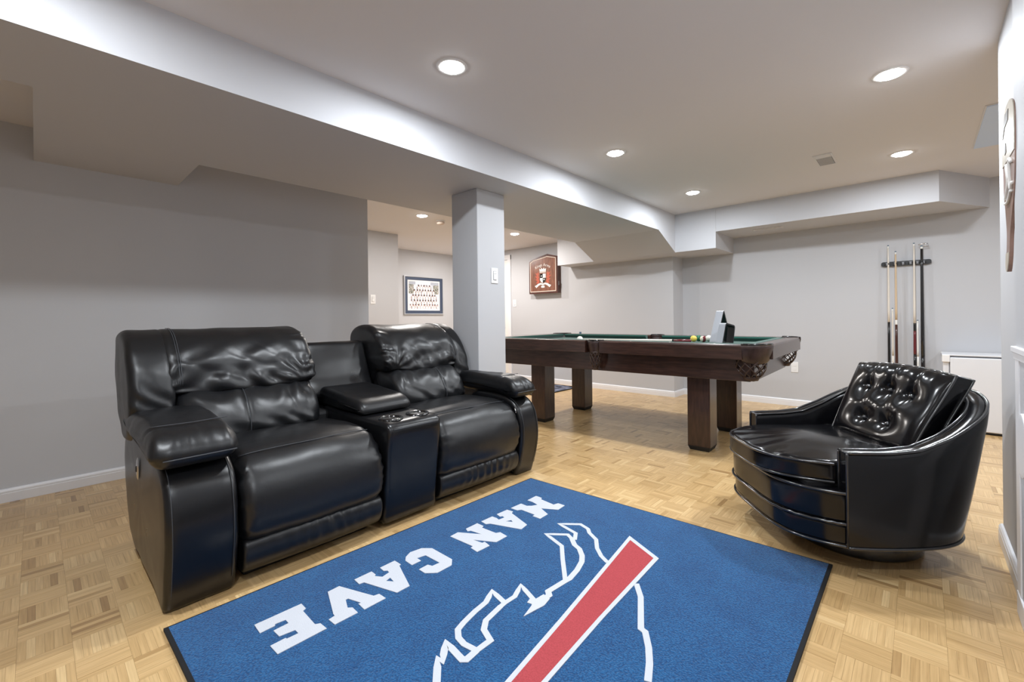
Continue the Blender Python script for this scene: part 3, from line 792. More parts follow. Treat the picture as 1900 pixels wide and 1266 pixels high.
# ================================================================ SWIVEL CHAIR
ch = thing('swivel_tub_chair', 'black vinyl swivel tub chair with a button tufted back cushion', 'armchair', (-.216, 2.535, 0), -.871)
def upath(n=72):
    """outer plan line of the tub, right arm front -> back -> left arm front"""
    pts = []
    for i in range(33):
        a = PI * i / 32; ca, sa = math.cos(a), math.sin(a)
        pts.append((.392 * math.copysign(abs(ca) ** .62, ca), .02 + .325 * sa ** .80))
    pts = [(.372, -.30), (.382, -.20), (.389, -.10)] + pts + [(-.389, -.10), (-.382, -.20), (-.372, -.30)]
    P = even([Vector(p) for p in pts], n, False)
    for _ in range(6):
        P = [P[0]] + [(P[i - 1] + 2 * P[i] + P[i + 1]) / 4 for i in range(1, n - 1)] + [P[-1]]
    return even(P, n, False)
UP = upath()
def hs(i, n):
    s = 1 - abs(2 * i / (n - 1) - 1)
    key = [(0, .483), (.16, .485), (.28, .497), (.40, .540), (.52, .60), (.64, .652), (.76, .682), (.88, .693), (1.0, .695)]
    for (a, b), (c, d) in zip(key, key[1:]):
        if s <= c + 1e-9:
            t = (s - a) / (c - a); t = t * t * (3 - 2 * t) if False else t
            return b + (d - b) * t
    return .695
def normal2(P, i):
    a = P[max(0, i - 1)]; b = P[min(len(P) - 1, i + 1)]; d = (b - a).normalized(); return Vector((d.y, -d.x))
def shell_pt(i, k):
    """k<0 outer height fraction list, see prof"""
TH = .062
vs = []; fs = []; n = len(UP); outer_top = []; inner_top = []; outer_bot = []
cols = None
for i, p in enumerate(UP):
    nn = normal2(UP, i); h = hs(i, n)
    prof = []
    back_f = max(0, min(1, (p.y + .30) / .60)); back_f = back_f * back_f * (3 - 2 * back_f)
    def out(z, ins=0):
        k = max(0, 1 - (z - .125) / .50) ** 1.15 * back_f          # pulls the lower back in
        q = Vector((p.x * (1 - .10 * k), p.y - .075 * k)) - nn * ins
        return (q.x, q.y, z)
    for z in (.125, .133, .16, .20, .24, .28, .32, .36, .40, h * .85 + .02, h - .022): prof.append(out(min(z, h - .02), 0))
    prof.append(out(h - .006, .006)); ot = out(h - .002, .004); outer_top.append(ot)
    prof.append(out(h, .016)); prof.append(out(h + .002, TH / 2)); prof.append(out(h, TH - .016))
    prof.append(out(h - .006, TH - .006)); inner_top.append(out(h - .003, TH - .004))
    for z in (h - .03, h * .75, .40, .30): prof.append(out(min(z, h - .03), TH + (.0 if z > .5 else .004)))
    outer_bot.append(out(.128, -.002))
    vs += prof; cols = len(prof)
for i in range(n - 1):
    for k in range(cols - 1): fs.append((i * cols + k, i * cols + k + 1, (i + 1) * cols + k + 1, (i + 1) * cols + k))
fs += [tuple(range(cols)), tuple((n - 1) * cols + k for k in range(cols))]
fs += [(i * cols, (i + 1) * cols, (i + 1) * cols + cols - 1, i * cols + cols - 1) for i in range(n - 1)]
sh = G().add(vs, fs).build('tub_shell', 'vinyl', ch, True, lambda p, nrm: .0016 * noise.noise(p * 9))
md = sh.modifiers.new('edges', 'EDGE_SPLIT'); md.split_angle = math.radians(60)
G().tube(outer_top, .0055, 8).build('piping', 'vinyl_piping', ch, True)
G().tube(inner_top, .0055, 8).build('piping', 'vinyl_piping', ch, True)
G().tube(outer_bot, .0055, 8).build('piping', 'vinyl_piping', ch, True)
for i, q in ((0, outer_top), (n - 1, outer_top), (0, inner_top), (n - 1, inner_top)):
    x, y, z = q[i]; zb = .128 if q is outer_top else .31
    G().tube([(x, y - .001, zb), (x, y - .001, z - .01), (x, y, z)], .005, 8).build('piping', 'vinyl_piping', ch, True)
for sgn in (1, -1):
    G().tube([outer_top[0 if sgn > 0 else -1], inner_top[0 if sgn > 0 else -1]], .005, 8).build('piping', 'vinyl_piping', ch, True)
def front_plan(w, sag, y0=-.295, back_=-.05, p=4):
    arc = [(w * (1 - 2 * i / 40), 0) for i in range(41)]
    arc = []
    for i in range(41):
        a = PI * i / 40; c = math.cos(a); x = w * math.copysign(abs(c) ** .75, c)
        arc.append((x, y0 - sag * (1 - abs(x / w) ** p)))
    pts = arc + [(-w, back_), (w, back_)]
    return [(q.x, q.y) for q in even([Vector(v) for v in pts], 110)]
XYt = lambda a, b, t: (a, b, t)
def band(z0, z1, sag):
    g = G(); loft(g, front_plan(.362, sag), z0, z1, .016, XYt, 5, 4, .0)
    return g.build('front_band', 'vinyl', ch, True, lambda p, nrm: .0025 * noise.noise(p * 8) * (1 if abs(nrm.z) < .5 else 0))
band(.125, .212, .178); band(.212, .330, .188)
def arcpipe(z, sag, r=.0055, w=.366, wob=0.):
    pts = []
    for i in range(49):
        a = PI * i / 48; c = math.cos(a); x = w * math.copysign(abs(c) ** .75, c)
        pts.append((x, -.297 - sag * (1 - abs(x / w) ** 4), z + wob * math.sin(i * 2.3)))
    G().tube(pts, r, 8).build('piping', 'vinyl_piping', ch, True)
arcpipe(.212, .188, .006, wob=.0012); arcpipe(.128, .178); arcpipe(.327, .184, .006)
# seat cushion
g = G(); loft(g, [(x, y) for x, y in front_plan(.303, .215, -.305, .12, 3.6)], .338, .432, .022, XYt, 6, 5, .026)
def dcush(p, nrm):
    d = .003 * noise.noise(p * 6)
    if nrm.z > .5:
        e = gauss(p.y + .44, .055)
        d += .0045 * e * math.sin(p.x * 70 + 3 * noise.noise(p * 9))
    return d
cu = g.build('seat_cushion', 'vinyl', ch, True, dcush)
def cpipe(z, off):
    pts = []
    for i in range(41):
        a = PI * i / 40; c = math.cos(a); x = .307 * math.copysign(abs(c) ** .75, c)
        pts.append((x, -.306 - (.215 + off) * (1 - abs(x / .307) ** 3.6), z))
    G().tube(pts, .0055, 8).build('piping', 'vinyl_piping', cu, True)
cpipe(.420, -.004); cpipe(.350, -.004)
G().box(-.29, .29, -.40, .08, .30, .345).build('seat_deck', 'black_matte', ch)
# tufted back cushion
BT = [(-.48, .66), (0, .66), (.48, .64), (-.28, .25), (.27, .25)]
N = 56
def bc(u, v, side):
    """u -1..1, v 0..1; side +1 front"""
    wd = .25 + .010 * v - .02 * (1 - v)
    x = u * wd; cy = .075 + .155 * v; z = .425 + .318 * v + .018 * (1 - u * u) * v
    ed = (1 - abs(u) ** 5) * (1 - abs(2 * v - 1) ** 5)
    T = .040 + .038 * max(0, ed) ** .7
    if side > 0:
        for bi, (bu, bv) in enumerate(BT):
            du = (u - bu) * .24; dv = (v - bv) * .35; r = math.hypot(du, dv)
            T -= (.028 * math.exp(-(r / .056) ** 1.6) if bi < 3 else .022 * math.exp(-(du / .085) ** 2 - (dv / .050) ** 2)) + .008 * math.exp(-(r / .014) ** 2)
        for (a, b) in ((0, 3), (1, 3), (1, 4), (2, 4)):
            (ax, ay), (bx, by) = BT[a], BT[b]
            px, py = (u - ax) * .24, (v - ay) * .35; qx, qy = (bx - ax) * .24, (by - ay) * .35
            L2 = qx * qx + qy * qy; t = max(0, min(1, (px * qx + py * qy) / L2)); r = math.hypot(px - qx * t, py - qy * t)
            T -= .006 * math.exp(-(r / .026) ** 2)
        for bu, bv in BT[:3]:
            if v > bv: T -= .008 * gauss((u - bu - .05 * (v - bv)) * .24, .014)
        T += .005 * noise.noise(Vector((u * 2.6, v * 3, 7.7)))
        T += .0030 * max(0, (v - .8) / .2) * math.sin(u * 26 + 2 * noise.noise(Vector((u * 4, v * 3, 2))))
    else: T *= .8
    ny, nz = -.90 * side, .43 * side
    return (x, cy + T * ny, z + T * nz * .6)
vs = [bc(-1 + 2 * i / N, j / N, s) for s in (1, -1) for i in range(N + 1) for j in range(N + 1)]
M = (N + 1) * (N + 1); fs = []
ix = lambda i, j, s: s * M + i * (N + 1) + j
for s in (0, 1):
    for i in range(N):
        for j in range(N): fs.append((ix(i, j, s), ix(i + 1, j, s), ix(i + 1, j + 1, s), ix(i, j + 1, s)))
for i in range(N):
    for j in (0, N): fs.append((ix(i, j, 0), ix(i + 1, j, 0), ix(i + 1, j, 1), ix(i, j, 1)))
    for j in (0, N): fs.append((ix(j, i, 0), ix(j, i + 1, 0), ix(j, i + 1, 1), ix(j, i, 1)))
bcu = G().add(vs, fs).build('back_cushion', 'vinyl', ch, True)
md = bcu.modifiers.new('edges', 'EDGE_SPLIT'); md.split_angle = math.radians(55)
for s in (1, -1):
    ring = [bc(-1 + 2 * i / N, 0, s) for i in range(N)] + [bc(1, j / N, s) for j in range(N)] + [bc(1 - 2 * i / N, 1, s) for i in range(N)] + [bc(-1, 1 - j / N, s) for j in range(N)]
    G().tube(ring[::2], .005, 7, closed=True).build('piping', 'vinyl_piping', bcu, True)
for bu, bv in BT:
    x, y, z = bc(bu, bv, 1); G().sphere((x, y - .006, z + .002), .0115, 14, 8).build('button', 'vinyl_piping', bcu, True)
G().lathe([(0, .0), (.238, .0), (.245, .008), (.245, .075), (.238, .084), (.09, .086), (.09, .13), (0, .13)], -.005, -.03, 56).build('swivel_base', 'black_gloss', ch, True).modifiers.new('e', 'EDGE_SPLIT').split_angle = .7
G().prism([(x, y) for x, y in front_plan(.34, .15, -.29, -.05)], .118, .13).build('bottom_board', 'black_matte', ch)
G().prism([(p.x * .8, p.y * .6 - .03) for p in UP[::3]], .12, .14).build('bottom_board', 'black_matte', ch)

# ================================================================ POOL TABLE
TR = (-1.985, 3.755, 0)
pt = thing('pool_table', 'dark brown wooden pool table with green cloth and leather pockets', 'pool table', TR, .030)
HL, HW, ZR = 1.26, .685, .815
RW = .115
wood_rail = [(0, -.098), (.004, -.100), (RW, -.100), (RW, -.012), (RW - .01, -.003), (.012, 0), (.004, -.004), (0, -.012)]
def rail_long(x0, x1, s):
    G().extrude(wood_rail, lambda a, b, t: (t, s * (HW - a), ZR + b), x0, x1).build('rail', 'dark_wood', pt)
    G().extrude([(RW, -.055), (RW, -.002), (RW + .045, -.001), (RW + .052, -.014), (RW + .03, -.042)], lambda a, b, t: (t, s * (HW - a), ZR + b), x0 + .02, x1 - .02).build('cushion', 'cloth_rail', pt)
def rail_short(s):
    G().extrude(wood_rail, lambda a, b, t: (s * (HL - a), t, ZR + b), -HW + .15, HW - .15).build('rail', 'dark_wood', pt)
    G().extrude([(RW, -.055), (RW, -.002), (RW + .045, -.001), (RW + .052, -.014), (RW + .03, -.042)], lambda a, b, t: (s * (HL - a), t, ZR + b), -HW + .17, HW - .17).build('cushion', 'cloth_rail', pt)
for s in (-1, 1):
    rail_long(.066, HL - .15, s); rail_long(-HL + .15, -.066, s); rail_short(s)
    for k in (.25, .5, .75):
        for e in (-1, 1):
            G().lathe([(0, .0008), (.006, .0006), (.007, 0)], e * HL * k * .98, s * (HW - .06), 10, fn=None).build('sight', 'cream_paint', pt).location = (0, 0, ZR)
G().rbox(-HL + .1, HL - .1, -HW + .1, HW - .1, .735, .772, .004).build('bed', 'green_cloth', pt)
ai = .125
for s in (-1, 1):
    G().rbox(-HL + ai, HL - ai, s * (HW - ai) - .016, s * (HW - ai) + .016, .562, .735, .003).build('apron', 'dark_wood', pt)
    G().rbox(s * (HL - ai) - .016, s * (HL - ai) + .016, -HW + ai + .017, HW - ai - .017, .562, .735, .003).build('apron', 'dark_wood', pt)
for sx in (-1, 1):
    for sy in (-1, 1):
        cx, cy = sx * .752, sy * .355
        l = G().rbox(cx - .082, cx + .082, cy - .082, cy + .082, .032, .735, .006).build('leg', 'dark_wood_v', pt)
        G().add([(cx + a * .068, cy + b * .068, 0) for a, b in ((-1, -1), (1, -1), (1, 1), (-1, 1))] + [(cx + a * .08, cy + b * .08, .03) for a, b in ((-1, -1), (1, -1), (1, 1), (-1, 1))]
                + [(cx + a * .08, cy + b * .08, .034) for a, b in ((-1, -1), (1, -1), (1, 1), (-1, 1))],
                [(0, 1, 2, 3), (8, 9, 10, 11)] + [(k, (k + 1) % 4, 4 + (k + 1) % 4, 4 + k) for k in range(4)] + [(4 + k, 4 + (k + 1) % 4, 8 + (k + 1) % 4, 8 + k) for k in range(4)]).build('foot', 'black_matte', l)
def pocket(cx, cy, a0, a1, r, label):
    """leather drop pocket; angle range of the outer shield"""
    g = G(); K = 18
    rows = [(r, ZR - .002), (r + .004, ZR - .012), (r + .002, ZR - .03), (r - .008, ZR - .07), (r - .020, ZR - .105), (r - .026, ZR - .112)]
    vs = []; fs = []
    for rr, z in rows:
        for k in range(K + 1):
            a = a0 + (a1 - a0) * k / K; sc = -.018 * math.sin(PI * k / K) if z < ZR - .1 else 0
            vs.append((cx + rr * math.cos(a), cy + rr * math.sin(a), z + sc))
    for rr, z in rows[::-1]:
        for k in range(K + 1):
            a = a0 + (a1 - a0) * k / K; sc = -.018 * math.sin(PI * k / K) if z < ZR - .1 else 0
            vs.append((cx + (rr - .012) * math.cos(a), cy + (rr - .012) * math.sin(a), z + sc))
    R_ = len(rows) * 2
    for q in range(R_):
        q2 = (q + 1) % R_
        for k in range(K): fs.append((q * (K + 1) + k, q * (K + 1) + k + 1, q2 * (K + 1) + k + 1, q2 * (K + 1) + k))
    p = g.add(vs, fs).build('pocket', 'pocket_leather', pt, True)
    G().tube([(cx + (r - .004) * math.cos(a0 + (a1 - a0) * k / 24), cy + (r - .004) * math.sin(a0 + (a1 - a0) * k / 24), ZR - .001) for k in range(25)], .008, 8).build('pocket_rim', 'black_gloss', p, True)
    # woven net
    g = G(); nr = r * .62; ccx = cx + .25 * r * math.cos((a0 + a1) / 2); ccy = cy + .25 * r * math.sin((a0 + a1) / 2)
    S_ = 9
    def npt(t, ph):
        z = ZR - .095 - .125 * t; rad = nr * (1 - .10 * t - .38 * t ** 4); a = ph
        return (ccx + rad * math.cos(a), ccy + rad * math.sin(a), z)
    for k in range(S_):
        for sg in (1, -1):
            g.tube([npt(t / 10, 2 * PI * k / S_ + sg * t / 10 * 2 * PI / S_ * 2) for t in range(11)], .0042, 5)
    for t in (0, 1): g.tube([npt(t, 2 * PI * k / 18) for k in range(18)], .005, 5, closed=True)
    g.build('pocket_net', 'net_leather', p, True)
    G().lathe([(0, ZR - .245), (nr * .45, ZR - .243), (nr * .56, ZR - .222), (nr * .5, ZR - .218), (0, ZR - .225)], ccx, ccy, 18).build('net_bottom', 'net_leather', p, True)
r = .150
pocket(HL - r, -HW + r, -PI / 2 - .03, .03, r, ''); pocket(HL - r, HW - r, -.03, PI / 2 + .03, r, '')
pocket(-HL + r, -HW + r, -PI - .03, -PI / 2 + .03, r, ''); pocket(-HL + r, HW - r, PI / 2 - .03, PI + .03, r, '')
pocket(0, -HW + .068, -PI - .0, 0.0, .070, ''); pocket(0, HW - .068, 0, PI, .070, '')

# ---- things on the table (bed at z .772)
ZB = .7735
def ball(x, y, mats, label, stripe=None):
    t = thing('pool_ball', label, 'pool ball', (x, y, ZB), random.uniform(0, 3), 'balls on the pool table')
    G().sphere((0, 0, .0286), .0286, 24, 16).build('ball_body', mats, t, True)
    if stripe:
        g = G(); th = .45; vs = []; K = 28
        for j in range(5):
            a = -th + 2 * th * j / 4
            vs += [(.0289 * math.sin(a), .0289 * math.cos(a) * math.cos(2 * PI * k / K), .0286 + .0289 * math.cos(a) * math.sin(2 * PI * k / K)) for k in range(K)]
        g.add(vs, [(j * K + k, j * K + (k + 1) % K, (j + 1) * K + (k + 1) % K, (j + 1) * K + k) for j in range(4) for k in range(K)])
        g.build('stripe', stripe, t, True)
    return t
mat('ball_white', (.78, .77, .70), .12, coat=.5); mat('ball_cream', (.72, .68, .55), .12, coat=.5)
mat('ball_yellow', (.72, .55, .10), .12, coat=.5); mat('ball_green', (.02, .14, .07), .12, coat=.5); mat('ball_maroon', (.16, .025, .03), .12, coat=.5)
mat('ball_black', (.008, .008, .009), .12, coat=.5)
def ray_xy(px, d):
    c, s = math.cos(YAW), math.sin(YAW); u = (px - 950 + ROLL * 35) / F_PX * d
    return u * c - d * s, u * s + d * c
ball(*ray_xy(1076, 4.10), 'ball_white', 'plain white cue ball alone in the middle of the pool table')
ball(*ray_xy(1287, 3.96), 'ball_yellow', 'yellow ball at the left end of the ball cluster')
ball(*ray_xy(1296.5, 4.03), 'ball_green', 'dark green ball just right of the yellow ball')
ball(*ray_xy(1305, 3.90), 'ball_cream', 'white ball with a maroon stripe in the middle of the ball cluster', 'ball_maroon')
ball(*ray_xy(1315, 3.98), 'ball_white', 'white ball with a pale top right of the maroon striped ball')
ball(*ray_xy(1325, 3.88), 'ball_white', 'white ball with a black stripe next to the triangle rack', 'ball_black')
x, y = ray_xy(1029, 4.75)
t = thing('chalk_cube', 'small blue grey chalk cube on the far rail', 'chalk', (-2.92, 4.32, ZR), .4)
G().rbox(-.011, .011, -.011, .011, 0, .022, .001).build('chalk_block', 'chalk_blue', t)
G().lathe([(.0095, .0221), (.006, .0205), (0, .0200)], 0, 0, 12).build('chalk_hollow', 'chalk_blue', t, True)

def frame_rack(name, label, pts, width, thick, loc, rot, m='rack_black', m2='rack_grey'):
    """closed rounded outline pts in local (a,b), standing: a -> x, b -> z, width along y"""
    t = thing(name, label, 'ball rack', loc, rot)
    P = [Vector(p) for p in pts]; n = len(P); vs = []; fs = []
    ar = sum(P[i].x * P[(i + 1) % n].y - P[(i + 1) % n].x * P[i].y for i in range(n))
    def ring(off):
        out = []
        for i in range(n):
            d = (P[(i + 1) % n] - P[i - 1]).normalized(); m_ = Vector((d.y, -d.x)) * (1 if ar > 0 else -1); out.append(P[i] + m_ * off)
        return out
    a, b = ring(0), ring(-thick)
    for y in (-width / 2, width / 2):
        for R_ in (a, b): vs += [(p.x, y, p.y) for p in R_]
    for i in range(n):
        j = (i + 1) % n
        fs += [(n + i, n + j, 3 * n + j, 3 * n + i), (i, j, n + j, n + i), (2 * n + i, 2 * n + j, 3 * n + j, 3 * n + i)]
    G().add(vs, fs).build('frame_inner', m, t)
    fs = [(i, (i + 1) % n, n + (i + 1) % n, n + i) for i in range(n)]
    a2 = ring(.0012)
    G().add([(p.x, y, p.y) for y in (-width / 2, width / 2) for p in a2], fs).build('outer_band', m2, t)
    return t
def round_poly(pts, r, seg=5):
    out = []; n = len(pts)
    for i in range(n):
        p, a, b = Vector(pts[i]), Vector(pts[i - 1]), Vector(pts[(i + 1) % n])
        d1, d2 = (a - p).normalized(), (b - p).normalized(); q1, q2 = p + d1 * r, p + d2 * r
        for k in range(seg + 1):
            t = k / seg; out.append(q1 * (1 - t) ** 2 + p * 2 * t * (1 - t) + q2 * t * t)
    return out
frame_rack('triangle_rack', 'tall triangle ball rack standing upright on the pool table', round_poly([(-.15, 0), (.15, 0), (0, .285)], .03), .058, .011, (-1.235, 3.90, ZB), 1.46)
frame_rack('diamond_rack', 'small black ball rack leaning in front of the tall triangle rack', round_poly([(-.075, 0), (.075, 0), (.105, .15), (-.02, .175)], .022), .055, .010, (-1.150, 3.72, ZB), 1.30)
# cue lying on the bed
x1, y1 = ray_xy(1282, 3.86)
t = thing('pool_cue', 'pale pool cue lying on the table behind the near rail', 'pool cue', (x1, y1, ZB), PI + .10)
G().tube([(.16, 0, .014), (1.10, 0, .007)], [.0115, .006], 14).build('shaft', 'cue_pale', t, True)
G().tube([(0, 0, .0145), (.145, 0, .0142)], [.0145, .0122], 14).build('butt', 'cue_red', t, True)
G().tube([(.145, 0, .0142), (.16, 0, .014)], .0122, 14).build('joint', 'black_gloss', t, True)

# ================================================================ CUES ON THE FAR WALL
t = thing('cue_rack', 'black wall mounted cue rack with rounded ends on the far wall', 'cue rack', (-.107, YD, 1.49))
pl = round_poly([(-.18, -.022), (.18, -.022), (.18, .022), (-.18, .022)], .02)
G().extrude([(p.x, p.y) for p in pl], lambda a, b, q: (a, q, b), -.022, 0).build('backboard', 'rack_black', t)
CX = (-.135, -.075, -.018, .035, .083, .125)
for x in CX:
    for s in (-1, 1):
        G().rbox(x + s * .012 - .004, x + s * .012 + .004, -.062, -.018, -.008, .008, .003).build('clip', 'rack_black', t)
    G().rbox(x - .012, x + .012, -.0235, -.021, -.013, .013, .002).build('clip_plate', 'rack_grey', t)
t2 = thing('cue_stand', 'low black cue tray under the rack behind the swivel chair', 'cue tray', (-.13, YD, .16))
G().rbox(-.20, .20, -.10, -.0, 0, .03, .006).build('tray', 'rack_black', t2)
G().rbox(-.20, .20, -.012, 0, .03, .07, .004).build('tray_back', 'rack_black', t2)
def cue(x, top, ztop, zsplit, shaft, butt, label, extra=None, r0=.0062, r1=.0135, xb=None, lean=.055):
    t = thing('wall_cue', label, 'pool cue', (x, YD - .05, .19), 0, 'cues in the wall rack')
    xb = xb or 0
    H = ztop - .19
    pt_ = lambda z: (xb * (1 - (z - .19) / H), -.0 if z > 1.4 else -.012 * (1.4 - z), z - .19)
    def rad(z): return r1 + (r0 - r1) * ((z - .19) / H)
    def seg(nm, a, b, m): 
        G().tube([pt_(a + (b - a) * k / 6) for k in range(7)], [rad(a + (b - a) * k / 6) for k in range(7)], 14).build(nm, m, t, True)
    seg('bumper', .19, .205, 'rubber')
    seg('shaft', zsplit, ztop - .03, shaft); seg('ferrule', ztop - .03, ztop - .010, 'cue_white'); seg('tip', ztop - .010, ztop, 'chalk_blue')
    if extra:
        zz = [.205] + [e[0] for e in extra]
        for a, (b, m, nm) in zip(zz, extra): seg(nm, a, b, m)
    else: seg('butt', .205, zsplit, butt)
    return t
cue(-.232, 0, 1.672, .925, 'cue_pale', 'cue_black', 'leftmost cue in the rack with pale shaft and plain black butt')
cue(-.178, 0, 1.608, .945, 'cue_maple', 'cue_brown', 'honey coloured cue with a dark brown butt, second in the rack', [(.90, 'cue_brown', 'butt'), (.945, 'cue_white', 'collar')])
cue(-.047, 0, 1.672, .915, 'cue_pale', 'cue_black', 'pale cue with a black and red butt, right of the rack middle', [(.62, 'cue_black', 'butt'), (.84, 'cue_red', 'grip'), (.915, 'cue_black', 'forearm')])
t = cue(.006, 0, 1.640, .60, 'cue_black', 'cue_black', 'thick black bridge stick at the right end of the rack', None, .0095, .0165)
g = G()
g.tube([(-.022, -.004, 1.458), (.002, -.004, 1.466), (.045, -.004, 1.464)], .006, 8); g.tube([(.0, -.004, 1.445), (.05, -.004, 1.447)], .004, 8)
g.build('bridge_head', 'chrome', t, True)
cue(-.205, 0, 1.062, .60, 'cue_pale', 'cue_pale', 'short pale cue in front of the honey coloured cue', None, .0055, .0115)
cue(-.027, 0, .945, .60, 'cue_white', 'cue_white', 'short white cue beside the thick black bridge stick', None, .0055, .0105)

# ================================================================ DARTBOARD CABINET
CXc, CZ = -4.255, 1.385
cab = thing('dartboard_cabinet', 'brown wooden dartboard cabinet with painted crest on the far wall', 'dartboard cabinet', (CXc, YC, CZ))
def cab_out(w, h0, h1, b=0.): return [(-w, b), (w, b), (w, h0 + .042), (w * .33, h1), (-w * .17, h1 - .022), (-w * .72, h0 + .035), (-w, h0)]
FY = lambda a, b, q: (a, -q, b)
G().extrude(cab_out(.268, .50, .588), FY, 0, .065).build('cabinet_body', 'cabinet_edge', cab)
G().extrude(cab_out(.275, .503, .594, -.004), FY, .067, .092).build('door', 'cabinet_edge', cab)
o1 = cab_out(.252, .485, .562, .022); o2 = cab_out(.240, .476, .549, .034)
dr = cab.children[-1] if cab.children else cab
dr = [c for c in cab.children if c.name.startswith('door')][0]
G().extrude(o2, FY, .091, .0935).build('door_panel', 'cabinet_wood', dr)
G().extrude(o1, FY, .091, .0955, hole=o2).build('inlay', 'cream_paint', dr)
for z in (.11, .42): G().tube([(.279, -.064, z), (.279, -.064, z + .06)], .006, 8).build('hinge', 'chrome', dr)
# painted crest
D0, D1 = .0935, .0948
def art(name, polys, m, d=D1):
    g = G()
    for p in polys: g.extrude(p, FY, D0 - .0005, d)
    g.build(name, m, dr)
q = .045
art('shield', [[(-.055, .235), (0, .235), (0, .30), (-.055, .30)], [(0, .235), (0, .155), (.03, .172), (.055, .205), (.055, .235)]], 'ball_black')
art('shield', [[(0, .235), (.055, .235), (.055, .30), (0, .30)], [(-.055, .235), (-.055, .205), (-.03, .172), (0, .155), (0, .235)]], 'cabinet_white')
art('shield', [[(-.035, .255), (-.02, .255), (-.02, .275), (-.035, .275)], [(.015, .200), (.035, .200), (.035, .222), (.015, .222)]], 'cabinet_white', D1 + .0006)
crown = [(-.06, .335), (-.066, .385), (-.04, .362), (-.025, .392), (0, .366), (.025, .392), (.04, .362), (.066, .385), (.06, .335)]
art('crown', [crown, [(-.06, .318), (.06, .318), (.06, .329), (-.06, .329)]], 'cabinet_white')
lion = [(-.075, .16), (-.10, .15), (-.135, .165), (-.105, .19), (-.155, .215), (-.112, .228), (-.16, .27), (-.115, .268), (-.15, .325), (-.11, .305), (-.095, .335), (-.075, .30), (-.088, .27), (-.066, .245), (-.09, .22), (-.066, .20)]
art('lion', [lion], 'cabinet_red'); art('lion', [[(-a, b) for a, b in lion][::-1]], 'cabinet_red')
art('ribbon', [[(-.16, .118), (-.13, .085), (-.085, .118), (-.045, .135), (0, .125), (.045, .135), (.085, .118), (.13, .085), (.16, .118), (.125, .13), (.09, .15), (.045, .16), (0, .148), (-.045, .16), (-.09, .15), (-.125, .13)],
               [(-.03, .085), (.03, .085), (.035, .112), (0, .12), (-.035, .112)]], 'cabinet_white')
def text_mesh(body, size):
    cu = bpy.data.curves.new('txt', 'FONT'); cu.body = body; cu.size = size; cu.align_x = 'CENTER'; cu.resolution_u = 2
    o = bpy.data.objects.new('txt', cu); C.objects.link(o)
    dg = bpy.context.evaluated_depsgraph_get(); me = bpy.data.meshes.new_from_object(o.evaluated_get(dg))
    v = [p.co.copy() for p in me.vertices]; f = [tuple(p.vertices) for p in me.polygons]
    bpy.data.objects.remove(o); bpy.data.curves.remove(cu); bpy.data.meshes.remove(me)
    return v, f
v, f = text_mesh('Kings Arms', .062)
R0 = .26
g = G(); g.add([((R0 + p.y) * math.sin(p.x / R0), -D1, .155 + (R0 + p.y) * math.cos(p.x / R0)) for p in v], f)
g.build('lettering', 'cabinet_white', dr)

# ================================================================ FRAMED TEAM PHOTO
pic = thing('framed_team_photo', 'framed team photo with navy mat on the hall end wall', 'picture', (XE_, 4.452, 1.405))
YZ = lambda a, b, q: (q, a, b)
rect = lambda w, h: [(-w, -h), (w, -h), (w, h), (-w, h)]
G().extrude(rect(.398, .318), YZ, .002, .028, hole=rect(.382, .302)).build('frame', 'frame_silver', pic)
G().extrude(rect(.384, .304), YZ, .002, .016, hole=rect(.328, .252)).build('mat_board', 'mat_navy', pic)
G().extrude(rect(.330, .254), YZ, .002, .013, hole=rect(.303, .227)).build('white_border', 'trim_white', pic)
W_, H_ = 72, 54
rnd = random.Random(11)
cols = []
for j in range(H_):
    for i in range(W_):
        u = i / W_; v_ = j / H_
        c = (.72, .72, .78)
        if v_ > .88: c = (.42, .45, .52) if not .22 < u < .72 else (.80, .80, .86)
        elif v_ > .55 and (u < .16 or u > .80): c = rnd.choice([(.10, .11, .10), (.40, .36, .34), (.66, .62, .60), (.16, .20, .12)])
        for row, (y0, hw) in enumerate(((.80, .24), (.64, .34), (.45, .43), (.27, .45), (.11, .46))):
            if abs(u - .5) < hw and y0 - .11 < v_ < y0 + .075:
                ph = (u * 11 + row * .5) % 1
                if v_ > y0: c = (.06, .035, .03) if (.28 < ph < .72 and v_ > y0 + .022) else ((.60, .36, .28) if .28 < ph < .72 else c)
                else: c = (.92, .86, .86) if .10 < ph < .90 else (.35, .27, .26)
                if rnd.random() < .07: c = (.10, .08, .08)
        k = rnd.uniform(.9, 1.1)
        cols.append(tuple(min(1, x * k) for x in c))
me = bpy.data.meshes.new('print')
vs = [(.008, -.307 + .614 * i / W_, -.231 + .462 * j / H_) for j in range(H_ + 1) for i in range(W_ + 1)]
me.from_pydata(vs, [], [(j * (W_ + 1) + i, j * (W_ + 1) + i + 1, (j + 1) * (W_ + 1) + i + 1, (j + 1) * (W_ + 1) + i) for j in range(H_) for i in range(W_)])
at = me.attributes.new('ink', 'FLOAT_COLOR', 'FACE'); at.data.foreach_set('color', [x for c in cols for x in (*c, 1)])
me.update(); link_mesh('print', me, 'printed_photo', pic)

